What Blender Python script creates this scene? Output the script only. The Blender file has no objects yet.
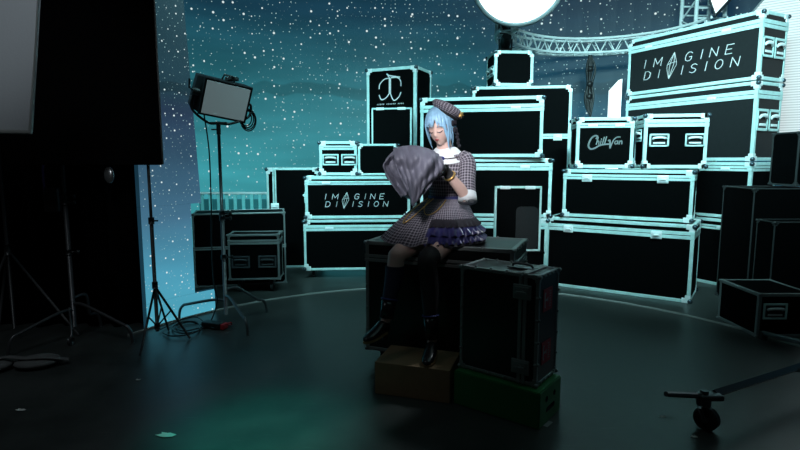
import bpy, bmesh, math, random
from mathutils import Vector, Matrix
from math import radians as R, sin, cos, pi

S = bpy.context.scene
COL = S.collection
V = Vector
rnd = random.Random(7)

# ------------------------------------------------------------------ camera, world, lights, exposure
CAM_H, FPX, HORIZON = 1.4, 533.0, 160.0
PITCH = math.atan((225 - HORIZON) / FPX)
cd = bpy.data.cameras.new('camera'); cam = bpy.data.objects.new('camera', cd); COL.objects.link(cam)
cam.location = (0, 0, CAM_H); cam.rotation_euler = (pi / 2 - PITCH, 0, 0)
cd.sensor_width = 36.0; cd.lens = FPX * 36 / 800; cd.clip_end = 100
S.camera = cam
w = bpy.data.worlds.new('studio_dark'); S.world = w; w.use_nodes = True
w.node_tree.nodes['Background'].inputs[0].default_value = (.62, .75, .78, 1)
w.node_tree.nodes['Background'].inputs[1].default_value = .009
S.view_settings.view_transform = 'Standard'; S.view_settings.look = 'None'
S.view_settings.exposure = 0; S.view_settings.gamma = 1; S.view_settings.use_curve_mapping = False
S.cycles.use_denoising = True
S.cycles.max_bounces = 6

def lamp(kind, name, loc, aim, energy, color, size=.5, size_y=None, spot=None, blend=.5, spread=None):
    d = bpy.data.lights.new(name, kind); o = bpy.data.objects.new(name, d); COL.objects.link(o)
    o.location = loc; o.rotation_euler = (V(aim) - V(loc)).to_track_quat('-Z', 'Y').to_euler()
    d.energy = energy; d.color = color
    if kind == 'AREA':
        d.size = size
        if size_y: d.shape = 'RECTANGLE'; d.size_y = size_y
        if spread: d.spread = R(spread)
    elif kind == 'SPOT':
        d.shadow_soft_size = size; d.spot_size = R(spot); d.spot_blend = blend
    return o

CY = (.44, .94, 1.0)
lamp('AREA', 'added_cyan_wash_center', (.2, 3.6, 3.9), (.2, 6.6, 1.2), 37, CY, 2.6, .5, spread=88)  # this and the next two: unseen lamps added to brighten the back cases
lamp('AREA', 'added_cyan_wash_left', (-1.9, 3.7, 3.6), (-1.5, 6.9, 1.3), 30, CY, 1.2, .5, spread=62)
lamp('AREA', 'added_cyan_wash_right', (1.9, 3.0, 3.9), (2.9, 6.0, 2.35), 98, (.50, .95, 1.0), 1.4, .5, spread=85)
lamp('SPOT', 'key_light', (-.35, .9, 2.35), (.27, 3.42, 1.44), 480, (.95, .96, 1.0), .25, spot=22, blend=.95)
lamp('SPOT', 'rim_light', (1.9, 4.4, 3.6), (.40, 3.45, 1.4), 190, (.80, .93, 1.0), .25, spot=22, blend=.8)
lamp('SPOT', 'added_frame_spot', (-.5, .2, 2.7), (-1.75, 2.2, 2.15), 85, (.9, .97, 1.0), .2, spot=34, blend=.6)  # unseen spot added to brighten the diffusion cloth
lamp('AREA', 'left_floor_fill', (-2.6, 2.2, 3.4), (-2.6, 3.4, 0), 3.2, (.80, .92, 1.0), 1.2, .8, spread=100)
lamp('SPOT', 'added_railing_spot', (-2.2, 4.9, 3.2), (-2.6, 7.4, .9), 90, CY, .1, spot=30, blend=.6)  # extra unseen spot, added only to lift the railing
lamp('AREA', 'overhead_fill', (1.4, 2.6, 4.4), (1.4, 2.9, 0), 5, (.42, .80, .80), 3.0, 2.4, spread=130)
lamp('SPOT', 'added_teal_floor_spot', (-1.1, 2.3, 3.6), (-.72, 2.62, 0), 520, (.05, 1.0, .78), .2, spot=19, blend=1)  # added spot; its pool stands in for a teal reflection on the floor

# ------------------------------------------------------------------ helpers
def t_of(py): return -math.tan(math.atan((py - 225) / FPX) + PITCH)
def at(px, py, Y):
    "the real point that stands Y metres in front of the camera"
    dz = t_of(py) * Y
    zc = Y * cos(PITCH) - dz * sin(PITCH)
    return V(((px - 400) / FPX * zc, Y, CAM_H + dz))
def ground(px, py, z=0.0):
    return at(px, py, (z - CAM_H) / t_of(py))

MATS = {}
def mat(name, color, rough=.5, metal=0.0, emit=None, strength=1.0, noise=None, spec=.5, bump=None, coat=0):
    m = bpy.data.materials.new(name); m.use_nodes = True; nt = m.node_tree; b = nt.nodes['Principled BSDF']
    b.inputs['Base Color'].default_value = (*color, 1); b.inputs['Roughness'].default_value = rough
    b.inputs['Metallic'].default_value = metal; b.inputs['Specular IOR Level'].default_value = spec
    if emit: b.inputs['Emission Color'].default_value = (*emit, 1); b.inputs['Emission Strength'].default_value = strength
    if coat: b.inputs['Coat Weight'].default_value = coat
    if noise or bump:
        tc = nt.nodes.new('ShaderNodeTexCoord'); n = nt.nodes.new('ShaderNodeTexNoise')
        n.inputs['Scale'].default_value = (noise or bump)[0]; n.inputs['Detail'].default_value = 4
        nt.links.new(tc.outputs['Object'], n.inputs['Vector'])
        if noise:
            mx = nt.nodes.new('ShaderNodeMix'); mx.data_type = 'RGBA'
            mx.inputs[6].default_value = (*[c * (1 - noise[1]) for c in color], 1)
            mx.inputs[7].default_value = (*[min(1, c * (1 + noise[1])) for c in color], 1)
            nt.links.new(n.outputs['Fac'], mx.inputs[0]); nt.links.new(mx.outputs[2], b.inputs['Base Color'])
        if bump:
            bp = nt.nodes.new('ShaderNodeBump'); bp.inputs['Strength'].default_value = bump[1]; bp.inputs['Distance'].default_value = .01
            nt.links.new(n.outputs['Fac'], bp.inputs['Height']); nt.links.new(bp.outputs['Normal'], b.inputs['Normal'])
    MATS[name] = m; return m

class G:
    "collects shapes into one mesh"
    def __init__(s): s.v = []; s.f = []; s.uv = {}
    def add(s, vs, fs, uvs=None):
        o = len(s.v); s.v += [V(p) for p in vs]
        for i, f in enumerate(fs):
            s.f.append(tuple(o + k for k in f))
            if uvs: s.uv[len(s.f) - 1] = uvs[i]
        return s
    def box(s, a, b):
        x0, y0, z0 = a; x1, y1, z1 = b
        return s.add([(x0,y0,z0),(x1,y0,z0),(x1,y1,z0),(x0,y1,z0),(x0,y0,z1),(x1,y0,z1),(x1,y1,z1),(x0,y1,z1)],
              [(0,3,2,1),(4,5,6,7),(0,1,5,4),(1,2,6,5),(2,3,7,6),(3,0,4,7)])
    def bbox(s, a, b, r=.005):
        "box with chamfered edges"
        bm = bmesh.new(); bmesh.ops.create_cube(bm, size=1)
        a = V(a); b = V(b); c = (a + b) / 2; e = b - a
        for v_ in bm.verts: v_.co = V((c.x + v_.co.x * e.x, c.y + v_.co.y * e.y, c.z + v_.co.z * e.z))
        bmesh.ops.bevel(bm, geom=bm.edges[:], offset=r, segments=2, affect='EDGES', profile=.5)
        return s.bm(bm)
    def bm(s, bm, M=None):
        bm.verts.ensure_lookup_table(); bm.verts.index_update()
        s.add([(M @ v_.co if M else v_.co.copy()) for v_ in bm.verts], [[v_.index for v_ in f.verts] for f in bm.faces]); bm.free(); return s
    def sphere(s, c, r, n=12, m=8, M=None):
        r = r if hasattr(r, '__len__') else (r, r, r)
        vs = []; fs = []
        for j in range(m + 1):
            th = pi * j / m
            for i in range(n):
                ph = 2 * pi * i / n
                p = V((r[0] * sin(th) * cos(ph), r[1] * sin(th) * sin(ph), r[2] * cos(th)))
                vs.append(V(c) + (M @ p if M else p))
        for j in range(m):
            for i in range(n):
                fs.append((j*n+i, (j+1)*n+i, (j+1)*n+(i+1) % n, j*n+(i+1) % n))
        return s.add(vs, fs)
    def tube(s, pts, r, n=10, caps=True, flat=None, closed=False):
        "tube along pts; r number or list; flat=(su, sv, up) squashes the section"
        pts = [V(p) for p in pts]; k = len(pts); rs = r if hasattr(r, '__len__') else [r] * k
        tg = []
        for i in range(k):
            a = pts[(i - 1) % k] if (closed or i > 0) else pts[i]; b = pts[(i + 1) % k] if (closed or i < k - 1) else pts[i]
            t = (b - a); tg.append(t.normalized() if t.length > 1e-9 else V((0, 0, 1)))
        u = V(flat[2]) if flat else (V((0, 0, 1)) if abs(tg[0].z) < .9 else V((1, 0, 0)))
        vs = []; fs = []; uvs = []; L = [0]
        for i in range(1, k): L.append(L[-1] + (pts[i] - pts[i - 1]).length)
        for i in range(k):
            t = tg[i]; uu = u - t * u.dot(t)
            if uu.length < 1e-6: uu = t.orthogonal()
            uu.normalize(); vv = t.cross(uu); u = uu
            for j in range(n):
                an = 2 * pi * j / n
                su, sv = (flat[0], flat[1]) if flat else (1, 1)
                vs.append(pts[i] + (uu * cos(an) * su + vv * sin(an) * sv) * rs[i])
        for i in range(k if closed else k - 1):
            i2 = (i + 1) % k
            for j in range(n):
                j2 = (j + 1) % n
                fs.append((i*n+j, i2*n+j, i2*n+j2, i*n+j2))
                a0, a1 = 2*pi*j/n*rs[i], 2*pi*(j+1)/n*rs[i]
                uvs.append([(a0, L[i]), (a0, L[i2]), (a1, L[i2]), (a1, L[i])])
        if caps and not closed:
            fs.append(tuple(range(n - 1, -1, -1))); uvs.append([(0, 0)] * n)
            fs.append(tuple((k - 1) * n + j for j in range(n))); uvs.append([(0, 0)] * n)
        return s.add(vs, fs, uvs)
    def cyl(s, a, b, r, n=16, r2=None): return s.tube([a, b], [r, r if r2 is None else r2], n)
    def rings(s, rings, cap0=False, cap1=False, uvscale=None, closed=True):
        "skin a list of equal-length rings"
        n = len(rings[0]); vs = [p for rg in rings for p in rg]; fs = []; uvs = []
        for i in range(len(rings) - 1):
            for j in range(n if closed else n - 1):
                j2 = (j + 1) % n
                fs.append((i*n+j, i*n+j2, (i+1)*n+j2, (i+1)*n+j))
                a, b = j / n, (j + 1) / n; c, d = i / (len(rings) - 1), (i + 1) / (len(rings) - 1)
                k = uvscale or (1, 1)
                uvs.append([(a*k[0], c*k[1]), (b*k[0], c*k[1]), (b*k[0], d*k[1]), (a*k[0], d*k[1])])
        if cap0: fs.append(tuple(range(n - 1, -1, -1))); uvs.append([(0, 0)] * n)
        if cap1: fs.append(tuple((len(rings) - 1) * n + j for j in range(n))); uvs.append([(0, 0)] * n)
        return s.add(vs, fs, uvs)
    def mesh(s, name, m, smooth=False):
        me = bpy.data.meshes.new(name); me.from_pydata([tuple(p) for p in s.v], [], s.f)
        if s.uv:
            ul = me.uv_layers.new(name='UVMap')
            for p in me.polygons:
                u = s.uv.get(p.index)
                if u:
                    for k, li in enumerate(p.loop_indices): ul.data[li].uv = u[k]
        if m: me.materials.append(m)
        if smooth:
            for p in me.polygons: p.use_smooth = True
        me.update(); return me

def sm(me, ang=35):
    try: me.shade_smooth_by_angle(R(ang)) if hasattr(me, 'shade_smooth_by_angle') else None
    except Exception: pass

def obj(name, g, m, parent=None, smooth=False, world=False, mods=()):
    me = g.mesh(name, m, smooth) if isinstance(g, G) else g
    o = bpy.data.objects.new(name, me); COL.objects.link(o)
    if parent is not None:
        o.parent = parent
        if world: me.transform((parent.matrix_basis if parent.parent is None else parent.parent.matrix_basis @ parent.matrix_basis).inverted())
    return o
def origin_to(o, p):
    p = V(p); o.data.transform(Matrix.Translation(-p)); o.location = p; return o
def tag(o, label=None, cat=None, group=None, kind=None):
    if label: o['label'] = label
    if cat: o['category'] = cat
    if group: o['group'] = group
    if kind: o['kind'] = kind
    return o
def thing(name, label, cat, loc=(0, 0, 0), rz=0, group=None):
    o = bpy.data.objects.new(name, None); COL.objects.link(o); o.empty_display_size = .1
    o.location = loc; o.rotation_euler = (0, 0, rz)

    o.matrix_basis = Matrix.Translation(V(loc)) @ Matrix.Rotation(rz, 4, 'Z')
    return tag(o, label, cat, group)
def struct(name, g, m, smooth=False): return tag(obj(name, g, m, smooth=smooth), kind='structure')
def catmull(P, n=8, closed=False):
    P = [V(p) for p in P]; out = []; k = len(P)
    for i in range(k if closed else k - 1):
        p0 = P[(i - 1) % k] if (closed or i > 0) else P[i]; p1 = P[i]; p2 = P[(i + 1) % k]
        p3 = P[(i + 2) % k] if (closed or i + 2 < k) else P[(i + 1) % k]
        for j in range(n):
            t = j / n
            out.append(.5 * ((2*p1) + (p2-p0)*t + (2*p0-5*p1+4*p2-p3)*t*t + (3*p1-p0-3*p2+p3)*t**3))
    if not closed: out.append(P[-1])
    return out

# ------------------------------------------------------------------ materials
mat('panel', (.0022, .0024, .0026), .6, noise=(30, .25), spec=.012)
mat('panel_gloss', (.006, .0065, .007), .32, noise=(30, .25), spec=.5)
mat('panel_grey', (.014, .015, .016), .5, noise=(30, .2), spec=.2)
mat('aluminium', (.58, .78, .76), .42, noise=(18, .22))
mat('aluminium_dim', (.27, .29, .29), .38, metal=.35, noise=(60, .1))  # darker aluminium copy; weak light at the left-end cases is put into colour
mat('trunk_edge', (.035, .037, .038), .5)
mat('steel', (.92, .95, .95), .3, metal=.1)
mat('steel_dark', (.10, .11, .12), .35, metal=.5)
mat('chrome', (.30, .31, .32), .25, metal=.85)
mat('stand_steel', (.11, .12, .125), .38, metal=.6)
mat('black_metal', (.012, .012, .013), .4, spec=.5)
mat('black_plastic', (.010, .010, .011), .45)
mat('rubber', (.012, .012, .012), .7)
mat('letter', (.72, .68, .68), .6)
mat('emblem', (.95, .88, .88), .6)
mat('letter_grey', (.30, .31, .31), .6)
mat('red_sticker', (.42, .012, .028), .5)
mat('plywood', (.30, .185, .10), .6, noise=(14, .25))
mat('green_paint', (.022, .20, .055), .5, noise=(10, .12))
mat('hole', (.003, .004, .003), .8)
mat('drape', (.0035, .0035, .004), .95, spec=.05)
mat('flag_cloth', (.002, .002, .0022), .95, spec=.03)
mat('diffusion', (.30, .33, .36), .9, spec=.1, bump=(120, .1))
mat('lamp_face', (.36, .42, .43), .45, emit=(.07, .09, .095), strength=1)  # lamp is off; faint emission stands in for light falling on its face
mat('bag_cloth', (.10, .10, .10), .9, noise=(40, .3))
mat('red_plastic', (.5, .02, .03), .4)
mat('paper', (.55, .55, .52), .8)
mat('white_glow', (.9, .9, .9), .5, emit=(.96, 1, 1), strength=1.6)
mat('pillar_glow', (.9, .9, .9), .5, emit=(.90, 1, 1), strength=.95)
mat('rim_grey', (.22, .24, .25), .5)
mat('trim_white', (.30, .30, .28), .5)
mat('purple_strap', (.08, .03, .16), .7)
mat('rail_teal', (.30, .80, .80), .5)
mat('rail_infill', (.04, .22, .24), .6)

def screen_mat(name, stops, star_scale, star_r, star_gain, side=None, vmax=5.0, cut=.45, wave=.25, band=2.55, bw=.11):
    "an LED wall: picture of a night sky with stars, u and v in metres along the wall"
    m = bpy.data.materials.new(name); m.use_nodes = True; nt = m.node_tree; N = nt.nodes; Lk = nt.links.new
    b = N['Principled BSDF']; b.inputs['Base Color'].default_value = (.004, .004, .005, 1); b.inputs['Roughness'].default_value = .5
    uv = N.new('ShaderNodeUVMap'); sep = N.new('ShaderNodeSeparateXYZ'); Lk(uv.outputs[0], sep.inputs[0])
    dv = N.new('ShaderNodeMath'); dv.operation = 'DIVIDE'; dv.inputs[1].default_value = vmax; Lk(sep.outputs[1], dv.inputs[0])
    rp = N.new('ShaderNodeValToRGB'); el = rp.color_ramp.elements
    while len(el) > 1: el.remove(el[0])
    el[0].position = stops[0][0] / vmax; el[0].color = (*stops[0][1], 1)
    for p, c in stops[1:]:
        e = el.new(p / vmax); e.color = (*c, 1)
    Lk(dv.outputs[0], rp.inputs[0])
    # soft cloud bands
    mp = N.new('ShaderNodeMapping'); mp.inputs['Scale'].default_value = (.45, 2.6, 1); Lk(uv.outputs[0], mp.inputs['Vector'])
    nz = N.new('ShaderNodeTexNoise'); nz.inputs['Scale'].default_value = 1.0; nz.inputs['Detail'].default_value = 2; Lk(mp.outputs[0], nz.inputs['Vector'])
    mr = N.new('ShaderNodeMapRange'); mr.inputs[1].default_value = .3; mr.inputs[2].default_value = .7
    mr.inputs[3].default_value = 1 - wave; mr.inputs[4].default_value = 1 + wave * .5; Lk(nz.outputs['Fac'], mr.inputs[0])
    mul = N.new('ShaderNodeMix'); mul.data_type = 'RGBA'; mul.blend_type = 'MULTIPLY'; mul.inputs[0].default_value = 1
    Lk(rp.outputs[0], mul.inputs[6]); Lk(mr.outputs[0], mul.inputs[7])
    n1 = N.new('ShaderNodeTexNoise'); n1.noise_dimensions = '1D'; n1.inputs['Scale'].default_value = .9; Lk(sep.outputs[0], n1.inputs['W'])
    bd = N.new('ShaderNodeMath'); bd.operation = 'MULTIPLY_ADD'; bd.inputs[1].default_value = -.5; Lk(n1.outputs['Fac'], bd.inputs[0]); Lk(sep.outputs[1], bd.inputs[2])
    sb = N.new('ShaderNodeMath'); sb.operation = 'SUBTRACT'; sb.inputs[1].default_value = band - .25; Lk(bd.outputs[0], sb.inputs[0])
    ab = N.new('ShaderNodeMath'); ab.operation = 'ABSOLUTE'; Lk(sb.outputs[0], ab.inputs[0])
    bm_ = N.new('ShaderNodeMapRange'); bm_.inputs[1].default_value = bw * .7; bm_.inputs[2].default_value = bw; bm_.inputs[3].default_value = .70; bm_.inputs[4].default_value = 1; Lk(ab.outputs[0], bm_.inputs[0])
    mb = N.new('ShaderNodeMix'); mb.data_type = 'RGBA'; mb.blend_type = 'MULTIPLY'; mb.inputs[0].default_value = 1; Lk(mul.outputs[2], mb.inputs[6]); Lk(bm_.outputs[0], mb.inputs[7]); mul = mb
    last = mul.outputs[2]
    if side:  # (u0, u1, tint): the picture turns to a deeper blue along the wall
        ms = N.new('ShaderNodeMapRange'); ms.interpolation_type = 'SMOOTHSTEP'
        ms.inputs[1].default_value = side[0]; ms.inputs[2].default_value = side[1]; Lk(sep.outputs[0], ms.inputs[0])
        m2 = N.new('ShaderNodeMix'); m2.data_type = 'RGBA'; m2.blend_type = 'MULTIPLY'; Lk(ms.outputs[0], m2.inputs[0])
        Lk(last, m2.inputs[6]); m2.inputs[7].default_value = (*side[2], 1); last = m2.outputs[2]
    vo = N.new('ShaderNodeTexVoronoi'); vo.voronoi_dimensions = '2D'; vo.inputs['Scale'].default_value = star_scale
    Lk(uv.outputs[0], vo.inputs['Vector'])
    sc = N.new('ShaderNodeSeparateColor'); Lk(vo.outputs['Color'], sc.inputs[0])
    rr = N.new('ShaderNodeMapRange'); rr.inputs[1].default_value = cut; rr.inputs[2].default_value = 1
    rr.inputs[3].default_value = 0; rr.inputs[4].default_value = star_r * star_scale; Lk(sc.outputs[0], rr.inputs[0])
    df = N.new('ShaderNodeMath'); df.operation = 'SUBTRACT'; Lk(rr.outputs[0], df.inputs[0]); Lk(vo.outputs['Distance'], df.inputs[1])
    dg = N.new('ShaderNodeMath'); dg.operation = 'MULTIPLY'; dg.use_clamp = True; dg.inputs[1].default_value = 22; Lk(df.outputs[0], dg.inputs[0])
    ad = N.new('ShaderNodeMix'); ad.data_type = 'RGBA'; Lk(dg.outputs[0], ad.inputs[0]); Lk(last, ad.inputs[6])
    ad.inputs[7].default_value = (star_gain * .85, star_gain, star_gain, 1)
    vo2 = N.new('ShaderNodeTexVoronoi'); vo2.voronoi_dimensions = '2D'; vo2.inputs['Scale'].default_value = star_scale * 2.3; Lk(uv.outputs[0], vo2.inputs['Vector'])
    s2 = N.new('ShaderNodeSeparateColor'); Lk(vo2.outputs['Color'], s2.inputs[0])
    r2 = N.new('ShaderNodeMapRange'); r2.inputs[1].default_value = .5; r2.inputs[2].default_value = 1; r2.inputs[3].default_value = 0; r2.inputs[4].default_value = star_r * star_scale * 1.25; Lk(s2.outputs[1], r2.inputs[0])
    d2 = N.new('ShaderNodeMath'); d2.operation = 'SUBTRACT'; Lk(r2.outputs[0], d2.inputs[0]); Lk(vo2.outputs['Distance'], d2.inputs[1])
    g2 = N.new('ShaderNodeMath'); g2.operation = 'MULTIPLY'; g2.use_clamp = True; g2.inputs[1].default_value = 12; Lk(d2.outputs[0], g2.inputs[0])
    a2 = N.new('ShaderNodeMix'); a2.data_type = 'RGBA'; Lk(g2.outputs[0], a2.inputs[0]); Lk(ad.outputs[2], a2.inputs[6]); a2.inputs[7].default_value = (star_gain * .5, star_gain * .75, star_gain * .75, 1); ad = a2
    Lk(ad.outputs[2], b.inputs['Emission Color']); b.inputs['Emission Strength'].default_value = 1
    MATS[name] = m; return m

screen_mat('sky_screen', [(0, (.045, .33, .37)), (1.3, (.040, .30, .345)), (1.9, (.030, .215, .255)), (2.5, (.020, .155, .19)), (3.1, (.0145, .10, .135)), (3.8, (.0095, .050, .085)), (5, (.006, .03, .055))],
           6.5, .021, .85, side=(7.0, 9.4, (.50, .42, .58)), vmax=6, cut=.35)
screen_mat('side_screen', [(0, (.085, .42, .56)), (.5, (.075, .32, .46)), (.9, (.060, .17, .27)), (1.35, (.038, .10, .165)), (1.8, (.020, .040, .082)), (2.0, (.012, .042, .062)), (2.8, (.0075, .034, .050)), (4, (.006, .03, .05))],
           14.0, .0095, .85, vmax=4, cut=.3, wave=.18, band=1.93, bw=.05)

def floor_mat():
    m = bpy.data.materials.new('floor_concrete'); m.use_nodes = True; nt = m.node_tree; N = nt.nodes; Lk = nt.links.new
    b = N['Principled BSDF']; tc = N.new('ShaderNodeTexCoord')
    n1 = N.new('ShaderNodeTexNoise'); n1.inputs['Scale'].default_value = 1.6; n1.inputs['Detail'].default_value = 7; n1.inputs['Roughness'].default_value = .65
    Lk(tc.outputs['Object'], n1.inputs['Vector'])
    rp = N.new('ShaderNodeValToRGB'); rp.color_ramp.elements[0].position = .3; rp.color_ramp.elements[0].color = (.022, .026, .025, 1)
    rp.color_ramp.elements[1].position = .72; rp.color_ramp.elements[1].color = (.060, .066, .062, 1); Lk(n1.outputs['Fac'], rp.inputs[0])
    # scratches: thin stretched noise
    mp = N.new('ShaderNodeMapping'); mp.inputs['Rotation'].default_value = (0, 0, .5); mp.inputs['Scale'].default_value = (2, 26, 1); Lk(tc.outputs['Object'], mp.inputs[0])
    n2 = N.new('ShaderNodeTexNoise'); n2.inputs['Scale'].default_value = 2.2; n2.inputs['Detail'].default_value = 5; Lk(mp.outputs[0], n2.inputs['Vector'])
    r2 = N.new('ShaderNodeValToRGB'); r2.color_ramp.elements[0].position = .66; r2.color_ramp.elements[0].color = (0, 0, 0, 1); r2.color_ramp.elements[1].position = .74; r2.color_ramp.elements[1].color = (.35, .35, .35, 1)
    Lk(n2.outputs['Fac'], r2.inputs[0])
    mx = N.new('ShaderNodeMix'); mx.data_type = 'RGBA'; Lk(r2.outputs[0], mx.inputs[0]); Lk(rp.outputs[0], mx.inputs[6]); mx.inputs[7].default_value = (.14, .15, .14, 1)
    Lk(mx.outputs[2], b.inputs['Base Color'])
    mr = N.new('ShaderNodeMapRange'); mr.inputs[3].default_value = .24; mr.inputs[4].default_value = .48; Lk(n1.outputs['Fac'], mr.inputs[0]); Lk(mr.outputs[0], b.inputs['Roughness'])
    bp = N.new('ShaderNodeBump'); bp.inputs['Strength'].default_value = .12; bp.inputs['Distance'].default_value = .01; Lk(n1.outputs['Fac'], bp.inputs['Height']); Lk(bp.outputs[0], b.inputs['Normal'])
    b.inputs['Specular IOR Level'].default_value = .4
    MATS['floor'] = m
floor_mat()

# ------------------------------------------------------------------ the setting
struct('floor', G().box((-7, -1.5, -.1), (8, 10.5, 0)), MATS['floor'])
SC, SR = V((.3665, 2.991, 0)), 2.786     # the round stage
def arc_wall(c, r, a0, a1, h, n=64):
    g = G(); th = .08
    for k in range(n):
        p = []
        for a in (a0 + (a1 - a0) * k / n, a0 + (a1 - a0) * (k + 1) / n):
            d = V((sin(R(a)), cos(R(a)), 0)); p.append((c + d * r, c + d * (r + th), r * R(a - a0)))
        (i0, o0, u0), (i1, o1, u1) = p; Z = V((0, 0, h))
        g.add([i0, i1, i1 + Z, i0 + Z], [(3, 2, 1, 0)], [[(u0, h), (u1, h), (u1, 0), (u0, 0)]])
        g.add([o0, o1, o1 + Z, o0 + Z], [(0, 1, 2, 3)], [[(0, 0)] * 4])
        g.add([i0 + Z, i1 + Z, o1 + Z, o0 + Z], [(3, 2, 1, 0)], [[(0, 0)] * 4])
    return g
struct('wall_back', arc_wall(SC, 6.4, -62, 82, 6.0), MATS['sky_screen'])

# side LED panel that stands on the stage edge: stepped right edge, low lip at its foot
def side_panel():
    g = G()
    def pt(a, z, r=SR + .012): return V((SC.x + r * sin(R(a)), SC.y + r * cos(R(a)), z))
    def ang(px, py):           # stage angle seen at this column
        lo, hi = -80., -20.
        for _ in range(50):
            m_ = (lo + hi) / 2; p = pt(m_, 0); dz = t_of(py) * p.y; zc = p.y * cos(PITCH) - dz * sin(PITCH)
            if 400 + FPX * p.x / zc < px: lo = m_
            else: hi = m_
        return lo
    def zz(a, py): return CAM_H + t_of(py) * pt(a, 0).y
    aL = ang(143, 250)
    eT = ang(184, 5); eM = ang(200, 158); eD = ang(192, 230); eB = ang(215, 300)
    zM = zz(eM, 203); zB = zz(eB, 289)
    rows = [(4.0, eT - 1.2), (zz(eT, 5), eT), (zM + .001, ang(201, 200)), (zM, eD), (zB + .001, eD), (zB, eB), (0, eB)]
    n = 12
    for (z1, e1), (z0, e0) in zip(rows[:-1], rows[1:]):
        if z1 - z0 < .002: continue
        for k in range(n):
            q = [aL + (e0 - aL) * k / n, aL + (e0 - aL) * (k + 1) / n, aL + (e1 - aL) * (k + 1) / n, aL + (e1 - aL) * k / n]
            Z = (z0, z0, z1, z1); rr = SR * pi / 180
            vs = [pt(a, z) for a, z in zip(q, Z)]
            g.add(vs, [(0, 1, 2, 3)], [[((a + 90) * rr, z) for a, z in zip(q, Z)]])
            vb = [pt(a, z, SR + .06) for a, z in zip(q, Z)]
            g.add(vb, [(3, 2, 1, 0)], [[(0, 9)] * 4])
            if k == n - 1: g.add([vs[1], vb[1], vb[2], vs[2]], [(0, 1, 2, 3)], [[(0, 9)] * 4])
    return g
struct('wall_left', side_panel(), MATS['side_screen'])

# thin pale edge that runs round the stage floor
g = G(); arc = [SC + V((sin(R(a)) * SR, cos(R(a)) * SR, .006)) for a in range(-66, 96, 2)]
g.tube(arc, .009, 6, flat=(1.3, .6, (0, 0, 1)))
struct('trim_1', g, MATS['trim_white'])

# black drape that closes the left side
g = G(); n = 150; top = []; bot = []
for i in range(n + 1):
    u = i / n; x = -5.4 + u * (5.4 - 2.09); y = 4.42 + .045 * sin(u * 95) + .02 * sin(u * 41)
    top.append(V((x, y, 4.3))); bot.append(V((x, y + .015 * sin(u * 60), .0)))
g.rings([bot, top], closed=False)
o = obj('black_drape', g, MATS['drape'], smooth=True)
md = o.modifiers.new('thick', 'SOLIDIFY'); md.thickness = .01
tag(o, 'floor-length black drape closing off the dark left side of the studio', 'curtain')

# ------------------------------------------------------------------ flight cases
def corner_mesh(ball, bracket, r=.024):
    "ball corner: dark steel ball on a three-legged bracket; local +x +y +z point into the case"
    q = G(); q.sphere((-.016, -.016, 0), r, 12, 8)
    g = G()
    for ax in range(3):
        e = [.026] * 3; e[ax] = .040
        off = [.0055, .0055, .0055]; off[ax] = .0195
        g.bbox([o_ - k for o_, k in zip(off, e)], [o_ + k for o_, k in zip(off, e)], .005)
    nf = len(g.f); g.add(q.v, q.f); me = g.mesh('corner', MATS[bracket]); me.materials.append(MATS[ball])
    for p_ in me.polygons[nf:]: p_.material_index = 1; p_.use_smooth = True
    return me
mat('ball_steel', (.10, .14, .17), .22, metal=.7)
CORNER = corner_mesh('ball_steel', 'steel'); CORNER_D = corner_mesh('aluminium_dim', 'aluminium_dim'); CORNER_T = corner_mesh('trunk_edge', 'trunk_edge')
def latch_mesh(kind='steel'):
    "butterfly latch: dish, twist bar, two rivets; faces -y"
    g = G(); g.bbox((-.052, -.012, -.040), (.052, .0, .040), .005); g.bbox((-.040, -.018, -.030), (.040, -.011, -.004), .004)
    g.bbox((-.040, -.018, .004), (.040, -.011, .030), .004)
    g.cyl((0, -.012, 0), (0, -.022, 0), .015, 10); g.bbox((-.028, -.030, -.006), (.028, -.020, .006), .002)
    return g.mesh('latch', MATS[kind])
LATCH = latch_mesh(); LATCH_D = LATCH.copy(); LATCH_D.materials.clear(); LATCH_D.materials.append(MATS['aluminium_dim'])
def clip_mesh():
    "small flat hinge clip on the lid strip"
    g = G(); g.bbox((-.05, -.006, -.016), (.05, 0, .016), .003)
    for x in (-.03, 0, .03): g.bbox((x - .008, -.010, -.009), (x + .008, -.004, .009), .002)
    return g.mesh('hinge_clip', MATS['steel'])
CLIP = clip_mesh()
def frame_bar(g, x0, x1, z0, z1, b=.012, dy=.014):
    g.bbox((x0, -dy, z0), (x1, 0, z0 + b), .003); g.bbox((x0, -dy, z1 - b), (x1, 0, z1), .003)
    g.bbox((x0, -dy, z0), (x0 + b, 0, z1), .003); g.bbox((x1 - b, -dy, z0), (x1, 0, z1), .003)
def handle_meshes(w=.19, h=.13, rim='aluminium', gm='steel'):
    g = G(); frame_bar(g, -w/2, w/2, -h/2, h/2, .016, .010)
    d = g.mesh('handle', MATS[rim])
    q = G(); q.box((-w/2 + .014, -.003, -h/2 + .014), (w/2 - .014, .0, h/2 - .014))
    a = q.mesh('dish', MATS['black_plastic'])
    p = G(); p.tube(catmull([(-w*.30, -.004, .012), (-w*.27, -.02, .022), (0, -.024, .026), (w*.27, -.02, .022), (w*.30, -.004, .012)], 5), .011, 8)
    p.bbox((-w*.3, -.012, -h*.28), (w*.3, -.003, -h*.16), .003)
    return d, a, p.mesh('grip', MATS[gm])
HAND = handle_meshes(); HAND_D = handle_meshes(rim='steel_dark', gm='steel_dark')  # second set is a darker copy: low light at left put into colour
def caster_mesh(h):
    g = G(); r = h * .42
    g.bbox((-.045, -.045, h - .012), (.045, .045, h), .003)
    g.box((-.022, -.02, r), (-.016, .02, h - .01)); g.box((.016, -.02, r), (.022, .02, h - .01))
    f = g.mesh('caster', MATS['steel_dark'])
    q = G(); q.cyl((-.014, 0, r), (.014, 0, r), r, 16)
    return f, q.mesh('wheel', MATS['rubber'])

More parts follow.
